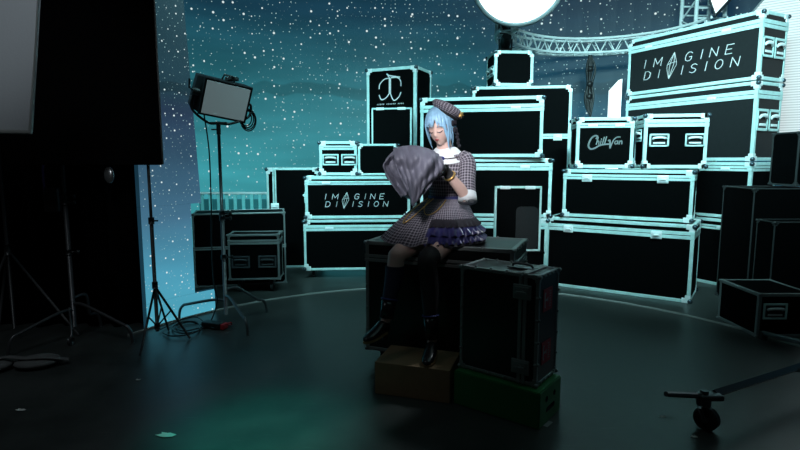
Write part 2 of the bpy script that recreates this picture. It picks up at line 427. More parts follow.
def place(name, me, parent, M):
    o = bpy.data.objects.new(name, me); COL.objects.link(o); o.parent = parent; o.matrix_basis = M; return o

def case(name, label, x, y, a, w, d, h, z0, group=None, cat='flight case', edge=.030, strip=.105, strip_h=.055,
         latches=(), clips=(), front_handles=(), side_handles=(), vertical=None, casters=0, dull=False, panel='panel', hscale=1.0, chrome=False, rivets=False):
    "x, y: front left corner on the floor plan; a: turn of the front in degrees"
    ca, sa = cos(R(a)), sin(R(a)); h -= .010
    c = (x + ca * w / 2 - sa * d / 2, y + sa * w / 2 + ca * d / 2, z0)
    zb = casters
    t = thing(name, label, cat, c, R(a), group)
    X0, X1, Y0, Y1, Z0, Z1 = -w/2, w/2, -d/2, d/2, zb, h
    al = MATS[dull if isinstance(dull, str) else 'aluminium_dim' if dull else 'aluminium']
    obj('body', G().box((X0 + .004, Y0 + .004, Z0 + .004), (X1 - .004, Y1 - .004, Z1 - .004)), MATS[panel], t)
    g = G(); e = edge
    for yy in (Y0, Y1 - e):
        for z_ in (Z0, Z1 - e): g.bbox((X0, yy, z_), (X1, yy + e, z_ + e), .004)
        for xx in (X0, X1 - e): g.bbox((xx, yy, Z0), (xx + e, yy + e, Z1), .004)
    for xx in (X0, X1 - e):
        for z_ in (Z0, Z1 - e): g.bbox((xx, Y0, z_), (xx + e, Y1, z_ + e), .004)
    if rivets:
        for k in range(1, 5):
            for z_ in (Z0 + e/2, Z1 - e/2): g.sphere((X0 + w * k / 5, Y0, z_), .009, 8, 5)
            for xx in (X0 + e/2, X1 - e/2): g.sphere((xx, Y0, Z0 + (Z1 - Z0) * k / 5), .009, 8, 5)
            for z_ in (Z0 + e/2, Z1 - e/2): g.sphere((X1, Y0 + d * k / 5, z_), .009, 8, 5)
            for yy in (Y0 + e/2, Y1 - e/2): g.sphere((X1, yy, Z0 + (Z1 - Z0) * k / 5), .009, 8, 5)
            for yy in (Y0 + e/2, Y1 - e/2): g.sphere((X0 + w * k / 5, yy, Z1), .009, 8, 5)
    obj('frame', g, al, t)
    if strip:
        g = G(); zt = Z1 - strip; zl = zt - strip_h; m_ = (zt + zl) / 2; k = .004
        for lo, hi in ((zl, m_ - .003), (m_ + .003, zt)):
            g.bbox((X0 - k, Y0 - k, lo), (X1 + k, Y0 + .004, hi), .002)
            g.bbox((X0 - k, Y0 - k, lo), (X0 + .004, Y1 + k, hi), .002)
            g.bbox((X1 - .004, Y0 - k, lo), (X1 + k, Y1 + k, hi), .002)
        obj('lid_strip', g, al, t)
        zs = m_
    else: zs = Z1 - .12
    if vertical is not None:
        g = G(); xv = X0 + vertical
        g.bbox((xv - .024, Y0 - .004, Z0), (xv - .003, Y0 + .004, Z1), .002); g.bbox((xv + .003, Y0 - .004, Z0), (xv + .024, Y0 + .004, Z1), .002)
        g.bbox((xv - .024, Y0, Z1 - .004), (xv + .024, Y1, Z1 + .004), .002)
        obj('lid_strip', g, al, t)
        for fz in latches: place('latch', LATCH_D if dull else LATCH, t, Matrix.Translation((xv, Y0 - .003, Z0 + (Z1 - Z0) * fz)))
    else:
        for fx in latches: place('latch', LATCH_D if dull else LATCH, t, Matrix.Translation((X0 + w * fx, Y0 - .003, zs - .012)))
    for fx in clips: place('hinge_clip', CLIP, t, Matrix.Translation((X0 + w * fx, Y0 - .003, zs)))
    cs = .5 if dull else 1.0 if edge > .024 else .75
    for xx, qx in ((X0, 1), (X1, -1)):
        for yy, qy in ((Y0, 1), (Y1, -1)):
            for z_, qz in ((Z0, 1), (Z1, -1)):
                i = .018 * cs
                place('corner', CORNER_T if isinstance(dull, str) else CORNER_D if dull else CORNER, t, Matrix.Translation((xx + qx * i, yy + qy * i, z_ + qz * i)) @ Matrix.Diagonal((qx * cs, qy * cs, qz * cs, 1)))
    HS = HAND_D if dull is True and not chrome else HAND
    def hand(M):
        M = M @ Matrix.Diagonal((1, 1, hscale, 1)); hd = place('handle', HS[0], t, M)
        place('dish', HS[1], hd, Matrix.Identity(4)); place('grip', HS[2], hd, Matrix.Identity(4))
    for fx, fz in front_handles: hand(Matrix.Translation((X0 + w * fx, Y0 - .001, Z0 + (Z1 - Z0) * fz)))
    for s_, fy, fz in side_handles:
        hand(Matrix.Translation((X1 + .001 if s_ > 0 else X0 - .001, Y0 + d * fy, Z0 + (Z1 - Z0) * fz)) @ Matrix.Rotation(R(90 if s_ > 0 else -90), 4, 'Z'))
    if casters:
        f, wl = caster_mesh(casters)
        for xx in (X0 + .1, X1 - .1):
            for yy in (Y0 + .09, Y1 - .09):
                q = place('caster', f, t, Matrix.Translation((xx, yy, 0))); place('wheel', wl, q, Matrix.Identity(4))
    return t, (X0, X1, Y0, Y1, Z0, Z1)

# lettering: thin strokes, built as flat raised ribbons
GL = {'I': [[(.5, 0), (.5, 1)]], 'M': [[(0, 0), (0, 1), (.5, .25), (1, 1), (1, 0)]], 'N': [[(0, 0), (0, 1), (.9, 0), (.9, 1)]],
      'E': [[(.8, 1), (0, 1), (0, 0), (.8, 0)], [(0, .5), (.65, .5)]], 'D': [[(0, 0), (0, 1), (.5, 1), (.85, .75), (.85, .25), (.5, 0), (0, 0)]],
      'G': [[(.85, .85), (.6, 1), (.3, 1), (.05, .75), (0, .4), (.1, .12), (.35, 0), (.65, 0), (.85, .18), (.85, .45), (.5, .45)]],
      'S': [[(.8, .86), (.5, 1), (.2, .95), (.06, .75), (.2, .57), (.6, .46), (.78, .28), (.65, .06), (.35, 0), (.0, .12)]],
      'O': [[(.45 + .45 * cos(2 * pi * k / 14), .5 + .5 * sin(2 * pi * k / 14)) for k in range(15)]]}
def ribbon(g, pts, wd, y, th=.003):
    for p, q in zip(pts[:-1], pts[1:]):
        a = V((p[0], 0, p[1])); b = V((q[0], 0, q[1])); d = b - a
        if d.length < 1e-6: continue
        d.normalize(); n = V((-d.z, 0, d.x)) * wd / 2; a = a - d * wd * .3; b = b + d * wd * .3; Y0 = V((0, y, 0)); Y1 = V((0, y - th, 0))
        vs = [a - n + Y0, b - n + Y0, b + n + Y0, a + n + Y0, a - n + Y1, b - n + Y1, b + n + Y1, a + n + Y1]
        g.add(vs, [(0, 3, 2, 1), (4, 5, 6, 7), (0, 1, 5, 4), (1, 2, 6, 5), (2, 3, 7, 6), (3, 0, 4, 7)])
def two_rows(t, B, x0, W, zmid, wd):
    g = G(); y = B[2] - .003; h = .082 * W; sh = .20
    rows = [('IMGINE', (-.005, .105, .457, .625, .71, .86), zmid + .020 * W), ('DIISION', (.02, .193, .453, .54, .70, .79, .94), zmid - .020 * W - h)]
    for txt, xs, zb in rows:
        for ch, fx in zip(txt, xs):
            cw = {'I': .0, 'M': .085}.get(ch, .078) * W
            for st in GL[ch]:
                ribbon(g, [(x0 + fx * W + a * cw + sh * (zb + b * h - zmid), zb + b * h) for a, b in st], wd, y)
    # the long crystal between the rows
    H = .128 * W; cx = x0 + .32 * W
    def q(a, b): return (cx + a * W + sh * b * H, zmid + b * H)
    for st in ([(0, 1), (-.052, .1), (-.047, -.2), (.0, -1), (.052, .0), (.047, .25), (0, 1)], [(0, 1), (-.02, .2), (-.02, -.2), (0, -1)], [(0, 1), (.02, .25), (.02, .05), (0, -1)],
               [(-.052, .1), (-.02, .2), (.02, .25), (.047, .25)]):
        ribbon(g, [q(*p) for p in st], wd * .62, y)
    return obj('lettering', g, MATS['letter'], t)

GB = 'flight cases stacked along the back of the stage'
# right front pair
case('flight_case', 'wide black flight case on the floor right of the seated person', 1.637, 5.919, -33.9, 1.46, .60, .785, 0, GB, latches=(.17, .77), edge=.034, strip=.07, strip_h=.075)
case('flight_case', 'wide black flight case with two small cases standing on top of it', 1.775, 5.81, -31, 1.25, .60, .52, .79, GB, latches=(.20, .78), edge=.034, strip=.05, strip_h=.055)
t, B = case('flight_case', 'small black flight case with a grey script logo on its front', 1.89, 5.78, -8, .585, .36, .545, 1.315, GB, edge=.034, strip=.060, strip_h=.05, clips=(.28, .75))
g = G()
def scr(P, wd, n=6): ribbon(g, [(p.x, p.y) for p in catmull([(a, b, 0) for a, b in P], n)], wd, B[2] - .003)
zc = .235; ox = -.175
def Q(*pp): return [(ox + a * .001 * .82, zc + b * .001 * .82) for a, b in pp]
scr(Q((105, 92), (118, 118), (92, 130), (50, 105), (20, 50), (12, -5), (40, -40), (90, -30), (150, 5), (210, 18), (262, 22)), .016)
scr(Q((108, 20), (128, 110)), .011); scr(Q((112, 40), (135, 62), (140, 42), (136, 20)), .010)
scr(Q((158, 20), (166, 66)), .010); scr(Q((169, 84), (171, 90)), .011)
scr(Q((184, 22), (204, 110)), .011); scr(Q((210, 22), (232, 116)), .011)
scr(Q((258, 66), (276, 62), (282, -28)), .016); scr(Q((282, -28), (320, 70), (360, 108), (400, 112)), .011)
scr(Q((372, 62), (345, 58), (336, 34), (350, 22), (368, 36), (374, 62), (376, 22)), .010)
scr(Q((392, 22), (398, 62)), .010); scr(Q((398, 48), (418, 64), (424, 48), (424, 22)), .010)
obj('lettering', g, MATS['letter_grey'], t)
case('flight_case', 'small black flight case with two recessed handles, right of the script logo case', 2.505, 5.54, -9, .61, .34, .56, 1.315, GB, edge=.034, strip=.055, strip_h=.075, front_handles=((.24, .52), (.80, .52)), side_handles=((-1, .5, .62),))
# tall right stack
C_ = (2.933, 7.052, -62.2)
case('flight_case', 'black flight case on the floor, lowest of the tall right-hand stack', *C_, 1.62, .46, .76, 0, GB, edge=.034, strip=.07, strip_h=.05, clips=(.83,))
case('flight_case', 'black flight case second from the floor in the tall right-hand stack', *C_, 1.62, .46, .62, .765, GB, edge=.034, strip=.04, strip_h=.055, clips=(.83,))
case('flight_case', 'long black flight case directly under the topmost lettered case at right', *C_, 1.62, .46, .83, 1.39, GB, edge=.036, strip=.09, strip_h=.085, clips=(.7,), side_handles=((1, .25, .52), (1, .72, .52)), hscale=1.75, panel='panel_grey')
t, B = case('flight_case', 'long black flight case with white two-row lettering at the very top of the right-hand stack', *C_, 1.62, .46, .70, 2.225, GB, edge=.036, strip=.085, strip_h=.085, clips=(.18, .77), side_handles=((1, .25, .48), (1, .72, .48)), hscale=1.6, panel='panel_grey')
two_rows(t, B, B[0] + .25, 1.16, .285, .0070)
# middle stack behind the person
case('flight_case', 'black flight case on the floor, lowest of the middle stack behind the person', .22, 5.86, -9, 1.375, .62, .785, 0, GB, edge=.032, strip=.045, strip_h=.065, clips=(.8,))
case('flight_case', 'black flight case in the middle of the three stacked behind the person', .22, 5.86, -9, 1.40, .62, .635, .79, GB, edge=.034, strip=.05, strip_h=.075, clips=(.8,))
case('flight_case', 'black flight case on top of the middle stack behind the person', .22, 5.86, -11, 1.29, .62, .64, 1.43, GB, edge=.034, strip=.08, strip_h=.075, clips=(.78,))
case('flight_case', 'tall black flight case at the back that carries a small case on its top', .90, 6.76, -7, 1.20, .55, 2.31, 0, GB, edge=.034, strip=.58, strip_h=.06, latches=(.87,))
case('flight_case', 'small black flight case alone on top of the tall case under the round lamp', 1.17, 6.79, 3, .49, .45, .44, 2.315, GB, edge=.036, strip=0, side_handles=((-1, .28, .45), (-1, .72, .45)))
# left stack
case('flight_case', 'black flight case on low wheels under the left-hand lettered case', -1.131, 6.20, 4, 1.25, .38, .71, 0, GB, casters=.10, edge=.028, strip=.06, strip_h=.07, clips=(.24, .9))
t, B = case('flight_case', 'long black flight case with white two-row lettering in the left-hand stack', -1.11, 6.22, 4, 1.235, .36, .505, .715, GB, edge=.034, strip=.055, strip_h=.045, clips=(.2,), side_handles=((-1, .3, .5),))
two_rows(t, B, B[0] + .235, .735, .215, .0065)
case('flight_case', 'small black flight case with two recessed handles, left end on the lettered case', -.945, 6.29, 0, .44, .28, .405, 1.222, GB, edge=.032, strip=.05, strip_h=.05, front_handles=((.30, .46), (.80, .46)))
case('flight_case', 'small plain black case with white edges between the handled case and the tall emblem case', -.49, 6.28, 2, .475, .13, .375, 1.222, GB, edge=.024, strip=0, clips=())
t, B = case('flight_case', 'tall upright black flight case with a white curled emblem near its top', -.425, 6.93, -25, .685, .50, 2.55, 0, GB, edge=.038, strip=0)
g = G(); y = B[2] - .003; ez = 1.09 + 1.222
def em(P, wd, n=6): ribbon(g, [(p.x * .84 - .01, ez + p.y * .84 - p.x * .03) for p in catmull([(a, b, 0) for a, b in P], n)], wd, y)
em([(.0, .10), (.0, -.10)], .030); em([(-.05, .175), (.0, .15), (.16, .125)], .016); em([(-.045, .17), (.0, .11)], .012)
em([(.0, .115), (-.09, .10), (-.165, .03), (-.178, -.035)], .013); em([(.02, .12), (.12, .12), (.175, .07), (.18, .0)], .013)
em([(0, -.09), (-.06, -.165), (-.14, -.195), (-.178, -.13)], .013); em([(0, -.09), (.06, -.205), (.14, -.165), (.18, -.095)], .013)
for k in range(17):
    if k in (5, 12): continue
    x_ = -.19 + k * .0225; ribbon(g, [(x_, ez - .226), (x_ + .005, ez - .210)], .004, y); ribbon(g, [(x_, ez - .217), (x_ + .010, ez - .217)], .003, y)
obj('emblem', g, MATS['emblem'], t)
case('flight_case', 'black flight case turned on end with a side latch, behind the dim left-hand cases', -1.715, 6.86, 2, .665, .5, 1.31, 0, GB, edge=.028, strip=0, vertical=.10, latches=(.62,))
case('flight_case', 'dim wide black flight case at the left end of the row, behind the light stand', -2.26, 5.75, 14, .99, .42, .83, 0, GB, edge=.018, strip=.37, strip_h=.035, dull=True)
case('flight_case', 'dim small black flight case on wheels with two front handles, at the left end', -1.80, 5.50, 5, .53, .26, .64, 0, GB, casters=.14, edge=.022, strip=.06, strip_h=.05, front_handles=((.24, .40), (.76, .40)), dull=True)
# right dark group
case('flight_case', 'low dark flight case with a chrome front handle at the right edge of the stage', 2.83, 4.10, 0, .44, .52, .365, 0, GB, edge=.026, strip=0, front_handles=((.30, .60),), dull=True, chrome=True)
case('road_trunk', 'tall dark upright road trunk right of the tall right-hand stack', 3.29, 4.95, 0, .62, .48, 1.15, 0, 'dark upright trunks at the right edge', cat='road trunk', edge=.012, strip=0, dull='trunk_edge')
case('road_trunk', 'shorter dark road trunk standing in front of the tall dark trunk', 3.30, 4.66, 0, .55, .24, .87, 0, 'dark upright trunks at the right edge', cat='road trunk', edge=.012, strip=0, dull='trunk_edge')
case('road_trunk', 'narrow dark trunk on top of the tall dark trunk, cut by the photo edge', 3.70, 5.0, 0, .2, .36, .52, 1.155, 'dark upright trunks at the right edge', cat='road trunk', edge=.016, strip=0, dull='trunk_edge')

# framed lids leaning in the stacks
def lid_panel(label, x, y, a, w, h, z0, inset):
    t = thing('case_lid', label, 'case lid', (x + cos(R(a)) * w / 2, y + sin(R(a)) * w / 2, z0), R(a), 'framed case lids leaning on the stacks')
    obj('panel', G().box((-w/2 + .005, .004, .005), (w/2 - .005, .05, h - .005)), MATS['panel'], t)
    g = G(); b = .020
    g.bbox((-w/2, 0, 0), (w/2, .055, b), .003); g.bbox((-w/2, 0, h - b), (w/2, .055, h), .003); g.bbox((-w/2, 0, 0), (-w/2 + b, .055, h), .003); g.bbox((w/2 - b, 0, 0), (w/2, .055, h), .003)
    obj('frame', g, MATS['aluminium'], t)
    for fx in (-.28, .25): place('hinge_clip', CLIP, t, Matrix.Translation((w * fx, -.002, h - .012)))
    if inset:
        cx, cz, a_, b_, r_ = w * .20, h * .36, w * .24, h * .33, .05; ring = []
        for sx, sz, a0 in ((1, 1, 0), (-1, 1, 90), (-1, -1, 180), (1, -1, 270)):
            for k in range(7): an = R(a0 + 15 * k); ring.append((cx + sx * (a_ - r_) + r_ * cos(an), cz + sz * (b_ - r_) + r_ * sin(an)))
        n = len(ring); g = G(); g.add([V((p, -.002, q)) for p, q in ring] + [V((p, .006, q)) for p, q in ring], [tuple(range(n)), tuple(range(2 * n - 1, n - 1, -1))] + [(k, k + n, (k + 1) % n + n, (k + 1) % n) for k in range(n)])
        obj('recess_plate', g, MATS['panel_grey'], t)
lid_panel('framed black case lid with a rounded grey plate, right of the person', .93, 5.22, -3, .455, .64, .505, True)
lid_panel('framed black case lid standing in front of the tall emblem case', -.345, 6.545, -9, .49, .80, 1.222, False)
t = thing('equipment_crate', 'plain matt black crate under the leaning framed lid right of the person', 'crate', (1.16, 5.34, 0))
obj('body', G().bbox((-.26, -.16, 0), (.26, .16, .48), .006), MATS['panel'], t)
obj('lid', G().bbox((-.265, -.165, .48), (.265, .165, .503), .004), MATS['panel'], t)

# ------------------------------------------------------------------ case the person sits on, black case, apple boxes
t, B = case('flight_case', 'large black flight case with dull metal edges on which the person sits', -.235, 3.56, -21.9, 1.0, .50, .87, 0, None, casters=.10, edge=.026, strip=.09, strip_h=.05, dull=True, latches=(.9,), rivets=True, panel='panel_gloss')
BLK = (.345, 2.985, -38)
t, B = case('flight_case', 'upright black flight case with two red stickers, standing on the green box', *BLK, .475, .27, .612, .205, None, edge=.020, strip=0, vertical=.385, latches=(.16, .84), dull=True, rivets=True, panel='panel_gloss')
def sticker(t, z, x1, d):
    s_ = obj('sticker', G().bbox((x1, -.075, z - .062), (x1 + .002, .045, z + .062), .0005), MATS['red_sticker'], t)
    g = G(); X = x1 + .002
    def bar(y0, z0, y1, z1): g.box((X, min(y0, y1), min(z0, z1)), (X + .0008, max(y0, y1), max(z0, z1)))
    bar(-.060, z - .036, -.049, z + .036); bar(-.056, z - .042, -.044, z - .030); bar(-.056, z + .030, -.044, z + .042); bar(-.05, z - .005, -.015, z + .005); bar(-.022, z - .012, -.014, z + .012)
    for k in range(7):
        zz_ = z - .043 + k * .0135
        bar(.005, zz_, .026, zz_ + .003); bar(.005 + .006 * (k % 3), zz_, .009 + .006 * (k % 3), zz_ + .009)
    obj('print', g, MATS['letter_grey'], s_)
sticker(t, .455, B[1] - .002, 0); sticker(t, .165, B[1] - .002, 0)
# small handle on top
g = G(); g.bbox((.0, -.03, B[5]), (.16, .03, B[5] + .006), .002); g.tube(catmull([(.02, 0, B[5] + .005), (.03, 0, B[5] + .02), (.08, 0, B[5] + .024), (.13, 0, B[5] + .02), (.14, 0, B[5] + .005)], 5), .007, 8)
obj('handle', g, MATS['steel_dark'], t)

def apple_box(name, label, x, y, a, w, d, h, m, face):
    ca, sa = cos(R(a)), sin(R(a))
    t = thing(name, label, 'apple box', (x + ca * w/2 - sa * d/2, y + sa * w/2 + ca * d/2, 0), R(a))
    g = G()
    if not face:
        g.bbox((-w/2, -d/2, 0), (w/2, d/2, h), .004); obj('body', g, MATS[m], t)
        q = G(); q.bbox((-w/2 - .001, -.05, h * .62), (-w/2 + .002, .05, h * .78), .0005); obj('hand_hole', q, MATS['hole'], t)
    else:
        bm = bmesh.new(); bmesh.ops.create_cube(bm, size=1)
        for v_ in bm.verts: v_.co = V((v_.co.x * w, v_.co.y * d, h/2 + v_.co.z * h))
        bmesh.ops.bevel(bm, geom=bm.edges[:], offset=.005, segments=2, affect='EDGES')
        o = obj('body', G().bm(bm), MATS[m], t)
        # two finger holes and a hand slot in the right end, really cut
        def cut(q):
            c = bpy.data.objects.new('cutter', q.mesh('cutter', MATS['hole'])); COL.objects.link(c); c.parent = t
            md = o.modifiers.new('cut', 'BOOLEAN'); md.object = c; md.solver = 'EXACT'
            return c
        q = G()
        for yy in (-.055, .055): q.cyl((w/2 - .03, yy, h * .68), (w/2 + .02, yy, h * .68), .017, 20)
        q2 = G(); q2.bbox((w/2 - .03, -.062, h * .30), (w/2 + .02, .062, h * .44), .012)
        o.data.materials.append(MATS['hole'])
        cs_ = [cut(q), cut(q2)]
        bpy.context.view_layer.update()
        dg = bpy.context.evaluated_depsgraph_get(); me = bpy.data.meshes.new_from_object(o.evaluated_get(dg))
        o.modifiers.clear(); o.data = me; me.name = 'body'
        for c in cs_: bpy.data.objects.remove(c)
    return t
apple_box('apple_box', 'bare plywood box under the feet of the person, in front of the seat case', -.152, 3.074, -17.5, .46, .31, .20, 'plywood', False)
apple_box('apple_box', 'green painted box with a face of two holes and a slot', .309, 2.942, -37, .52, .30, .20, 'green_paint', True)

# ------------------------------------------------------------------ rear stage set: rail, ring truss, lamps, pillar
t = thing('railing', 'pale teal railing with upright slats behind the left-hand cases', 'railing', (-2.55, 7.4, 0))
def rail_geo():
    a = at(206, 192, 7.4); b = at(268, 192, 7.4); g = G(); z0, z1 = 0, a.z
    g.bbox((a.x - .1, 7.37, z1 - .03), (b.x + .15, 7.43, z1), .006)
    s_ = G(); x = a.x - .08
    while x < b.x + .13: s_.bbox((x, 7.385, z0), (x + .045, 7.415, z1 - .03), .004); x += .115
    g2 = G(); g2.bbox((a.x - .1, 7.40, .06), (b.x + .15, 7.425, z1 - .1), .004)
    return g, s_, g2
g, s_, g2 = rail_geo()
mat('rail_light', (.85, .90, .90), .5)
obj('top_rail', g, MATS['rail_light'], t, world=True); tag(obj('slats', s_, MATS['rail_teal'], t, world=True)); obj('infill', g2, MATS['rail_infill'], t, world=True)

mat('truss_metal', (.85, .88, .88), .45)
RC, RR, RZ, TH = V((2.63, 6.83, 3.06)), 1.33, 3.06, .10
A0, A1 = R(2), R(188)
t = thing('curved_truss', 'curved aluminium lattice truss arching over the right-hand stacks', 'truss', (RC.x, RC.y, RZ))
def ringpt(a, r, z): return V((RC.x + r * cos(a), RC.y + r * sin(a), z))
N_ = 64
for r, z in ((RR - TH, RZ - TH), (RR + TH, RZ - TH), (RR - TH, RZ + TH), (RR + TH, RZ + TH)):
    obj('chord', G().tube([ringpt(A0 + (A1 - A0) * k / 40, r, z) for k in range(41)], .019, 8), MATS['truss_metal'], t, smooth=True, world=True)
g = G(); M_ = 20
for k in range(M_):
    a, b, c = [A0 + (A1 - A0) * (k + q_) / M_ for q_ in (0, .5, 1)]
    for r in (RR - TH, RR + TH): g.tube([ringpt(a, r, RZ - TH), ringpt(b, r, RZ + TH), ringpt(c, r, RZ - TH)], .010, 6)
    g.tube([ringpt(a, RR - TH, RZ - TH), ringpt(b, RR + TH, RZ - TH), ringpt(c, RR - TH, RZ - TH)], .010, 6)
obj('lacing', g, MATS['truss_metal'], t, world=True)

t = thing('truss_tower', 'upright aluminium lattice truss tower behind the top right lettered case', 'truss', (4.12, 7.55, 0))
for sx in (-.19, .19):
    for sy in (-.19, .19): obj('upright', G().cyl((sx, sy, 0), (sx, sy, 4.6), .026, 10), MATS['truss_metal'], t, smooth=True)
g = G(); z = .1
while z < 4.5:
    for sx in (-.19, .19): g.tube([(sx, -.19, z), (sx, .19, z + .19), (sx, -.19, z + .38)], .012, 6)
    for sy in (-.19, .19): g.tube([(-.19, sy, z), (.19, sy, z)], .012, 6); g.tube([(-.19, sy, z + .13), (.19, sy, z + .13)], .012, 6); g.tube([(-.19, sy, z + .26), (.19, sy, z + .26)], .012, 6)
    z += .38
obj('lacing', g, MATS['truss_metal'], t)

def disc_lamp(name, label, c, r, aim, depth, glow, rimw):
    t = thing(name, label, 'lamp', c)
    q = (V(aim) - V(c)).to_track_quat('Z', 'Y').to_matrix().to_4x4()
    g = G(); rings = []
    prof = [(r * .5, -depth), (r * .93, -depth * .85), (r + rimw * .6, -.02), (r + rimw, .02), (r + rimw * .3, .035), (r, .03), (r, .0)]
    for pr, pz in prof: rings.append([q @ V((pr * cos(2*pi*k/72), pr * sin(2*pi*k/72), pz)) for k in range(72)])
    g.rings(rings, cap0=True); obj('housing', g, MATS['rim_grey'], t, smooth=True)
    g = G(); rings = []
    for j in range(9):
        u = j / 8; rings.append([q @ V((r * (1 - u) * cos(2*pi*k/72) + 1e-5 * cos(k), r * (1 - u) * sin(2*pi*k/72), .012 + .05 * r * (1 - (1 - u) ** 2))) for k in range(72)])
    g.rings(rings); obj('diffuser', g, glow, t, smooth=True)
    return t, q
mc = at(519, -24, 6.15)
t, q = disc_lamp('moon_lamp', 'large round white glowing lamp with a grey rim at the top of the photo', mc, at(563, -24, 6.15).x - mc.x, (0.3, 0, 1.2), .22, MATS['white_glow'], .05)
g = G(); g.tube([q @ V((0, 0, -.2)) + V(mc), V((mc.x + .1, 6.6, mc.z - .1)), ringpt(R(185), RR, RZ + .12)], .025, 8)
obj('bracket', g, MATS['rim_grey'], t, world=True)
# ribbed round light at far right
def ribbed():
    m = bpy.data.materials.new('ribbed_glow'); m.use_nodes = True; nt = m.node_tree; b = nt.nodes['Principled BSDF']
    tc = nt.nodes.new('ShaderNodeTexCoord'); wv = nt.nodes.new('ShaderNodeTexWave'); wv.bands_direction = 'Z'; wv.inputs['Scale'].default_value = 11
    nt.links.new(tc.outputs['Object'], wv.inputs['Vector'])
    rp = nt.nodes.new('ShaderNodeValToRGB'); rp.color_ramp.elements[0].color = (.30, .33, .34, 1); rp.color_ramp.elements[1].color = (.62, .66, .66, 1)
    nt.links.new(wv.outputs['Fac'], rp.inputs[0]); nt.links.new(rp.outputs[0], b.inputs['Emission Color']); b.inputs['Emission Strength'].default_value = 1
    b.inputs['Base Color'].default_value = (.3, .3, .3, 1); return m
rc = at(852, 62, 6.0)
disc_lamp('round_light', 'huge round pale light with fine horizontal ribs behind the right-hand stack', rc, at(957, 62, 6.0).x - rc.x, (.2, 0, 1.5), .16, ribbed(), .02)
# square lamp hanging point down by the tower
c = at(722, -10, 7.0); t = thing('square_lamp', 'white square lamp hung point-down in front of the truss tower', 'lamp', c)
q = Matrix.Rotation(R(12), 4, 'Y') @ Matrix.Rotation(R(-30), 4, 'Z')
def turn(bm_g, e): return bm_g
g = G(); k = .30
P = [V((0, 0, -k)), V((.20, 0, .05)), V((0, 0, .40)), V((-.20, 0, .05))]
def prism(P, y0, y1):
    g = G(); A = [q @ (p + V((0, y0, 0))) for p in P]; B_ = [q @ (p + V((0, y1, 0))) for p in P]; n = len(P)
    g.add(A + B_, [tuple(range(n)), tuple(range(2*n-1, n-1, -1))] + [(i, i + n, (i + 1) % n + n, (i + 1) % n) for i in range(n)]); return g
obj('diffuser', prism([p * .96 for p in P], -.012, 0), MATS['pillar_glow'], t)
obj('housing', prism(P, .001, .14), MATS['black_metal'], t)
obj('hanger', G().cyl(q @ V((0, .07, .38)), V((.0, .1, 1.2)), .012, 8), MATS['black_metal'], t)
# pointed light pillar
t = thing('light_pillar', 'slim white glowing pillar with a slanted point between the small cases and the right-hand stack', 'lamp', (2.86, 7.25, 0))
g = G(); a = .062
g.add([(-a, -a, .12), (a, -a, .12), (a, a, .12), (-a, a, .12), (-a, -a, 2.32), (a, -a, 2.46), (a, a, 2.46), (-a, a, 2.32)], [(0,3,2,1),(4,5,6,7),(0,1,5,4),(1,2,6,5),(2,3,7,6),(3,0,4,7)])
obj('glow_tube', g, MATS['pillar_glow'], t); obj('base', G().bbox((-.1, -.1, 0), (.1, .1, .12), .008), MATS['black_metal'], t)
# hanging cable tassel from the ring
g = G(); p0 = ringpt(R(82), RR - .02, RZ - .125)
for k in range(5):
    dx = (k - 2) * .013
    g.tube(catmull([p0 + V((dx * .3, 0, 0)), p0 + V((dx * 2 + .02 * sin(k * 2), -.03, -.2)), p0 + V((dx - .02 * sin(k * 3), -.02 + .02 * (k % 2), -.42)), p0 + V((dx * 2.4, -.03, -.62)), p0 + V((dx, -.03, -.78 - .03 * k))], 6), .018, 6)
for z_ in (-.2, -.42, -.6): g.sphere(p0 + V((0, -.025, z_)), (.05, .045, .05), 8, 6)
o = obj('cable_tassel', g, MATS['black_plastic'], smooth=True); tag(o, 'knotted black cable tassel hanging from the ring truss beside the white pillar', 'cable')
# two black moving-head lamps
def moving_head(label, base, K, tilt, z_dir):
    t = thing('moving_head_light', label, 'stage light', base, 0, 'black stage lights under the round lamp')
    s_ = 1 if z_dir > 0 else -1
    def bx(a, b, r=.006):
        a = [K * q_ for q_ in a]; b = [K * q_ for q_ in b]
        return G().bbox([min(p_, q_) for p_, q_ in zip(a, b)], [max(p_, q_) for p_, q_ in zip(a, b)], r * K)
    obj('base', bx((-.10, -.08, 0), (.10, .08, s_ * .06)), MATS['black_plastic'], t)
    for sx in (-.115, .095): obj('yoke_arm', bx((sx, -.03, s_ * .05), (sx + .02, .03, s_ * .22)), MATS['black_plastic'], t)
    d = V((0, -cos(tilt), sin(tilt))); c = V((0, 0, s_ * .16 * K))
    obj('head', G().tube([c - d * .13 * K, c - d * .10 * K, c + d * .05 * K, c + d * .14 * K], [.05 * K, .085 * K, .088 * K, .075 * K], 16), MATS['black_plastic'], t)
    obj('lens', G().cyl(c + d * .138 * K, c + d * .145 * K, .066 * K, 16), MATS['steel_dark'], t)
moving_head('black stage light standing on the small case under the round lamp', (1.33, 6.95, 2.747), .75, R(35), 1)
moving_head('black stage light hanging from the ring truss just below the round lamp', ringpt(R(172), RR + .0, RZ + .10), .72, R(-35), -1)

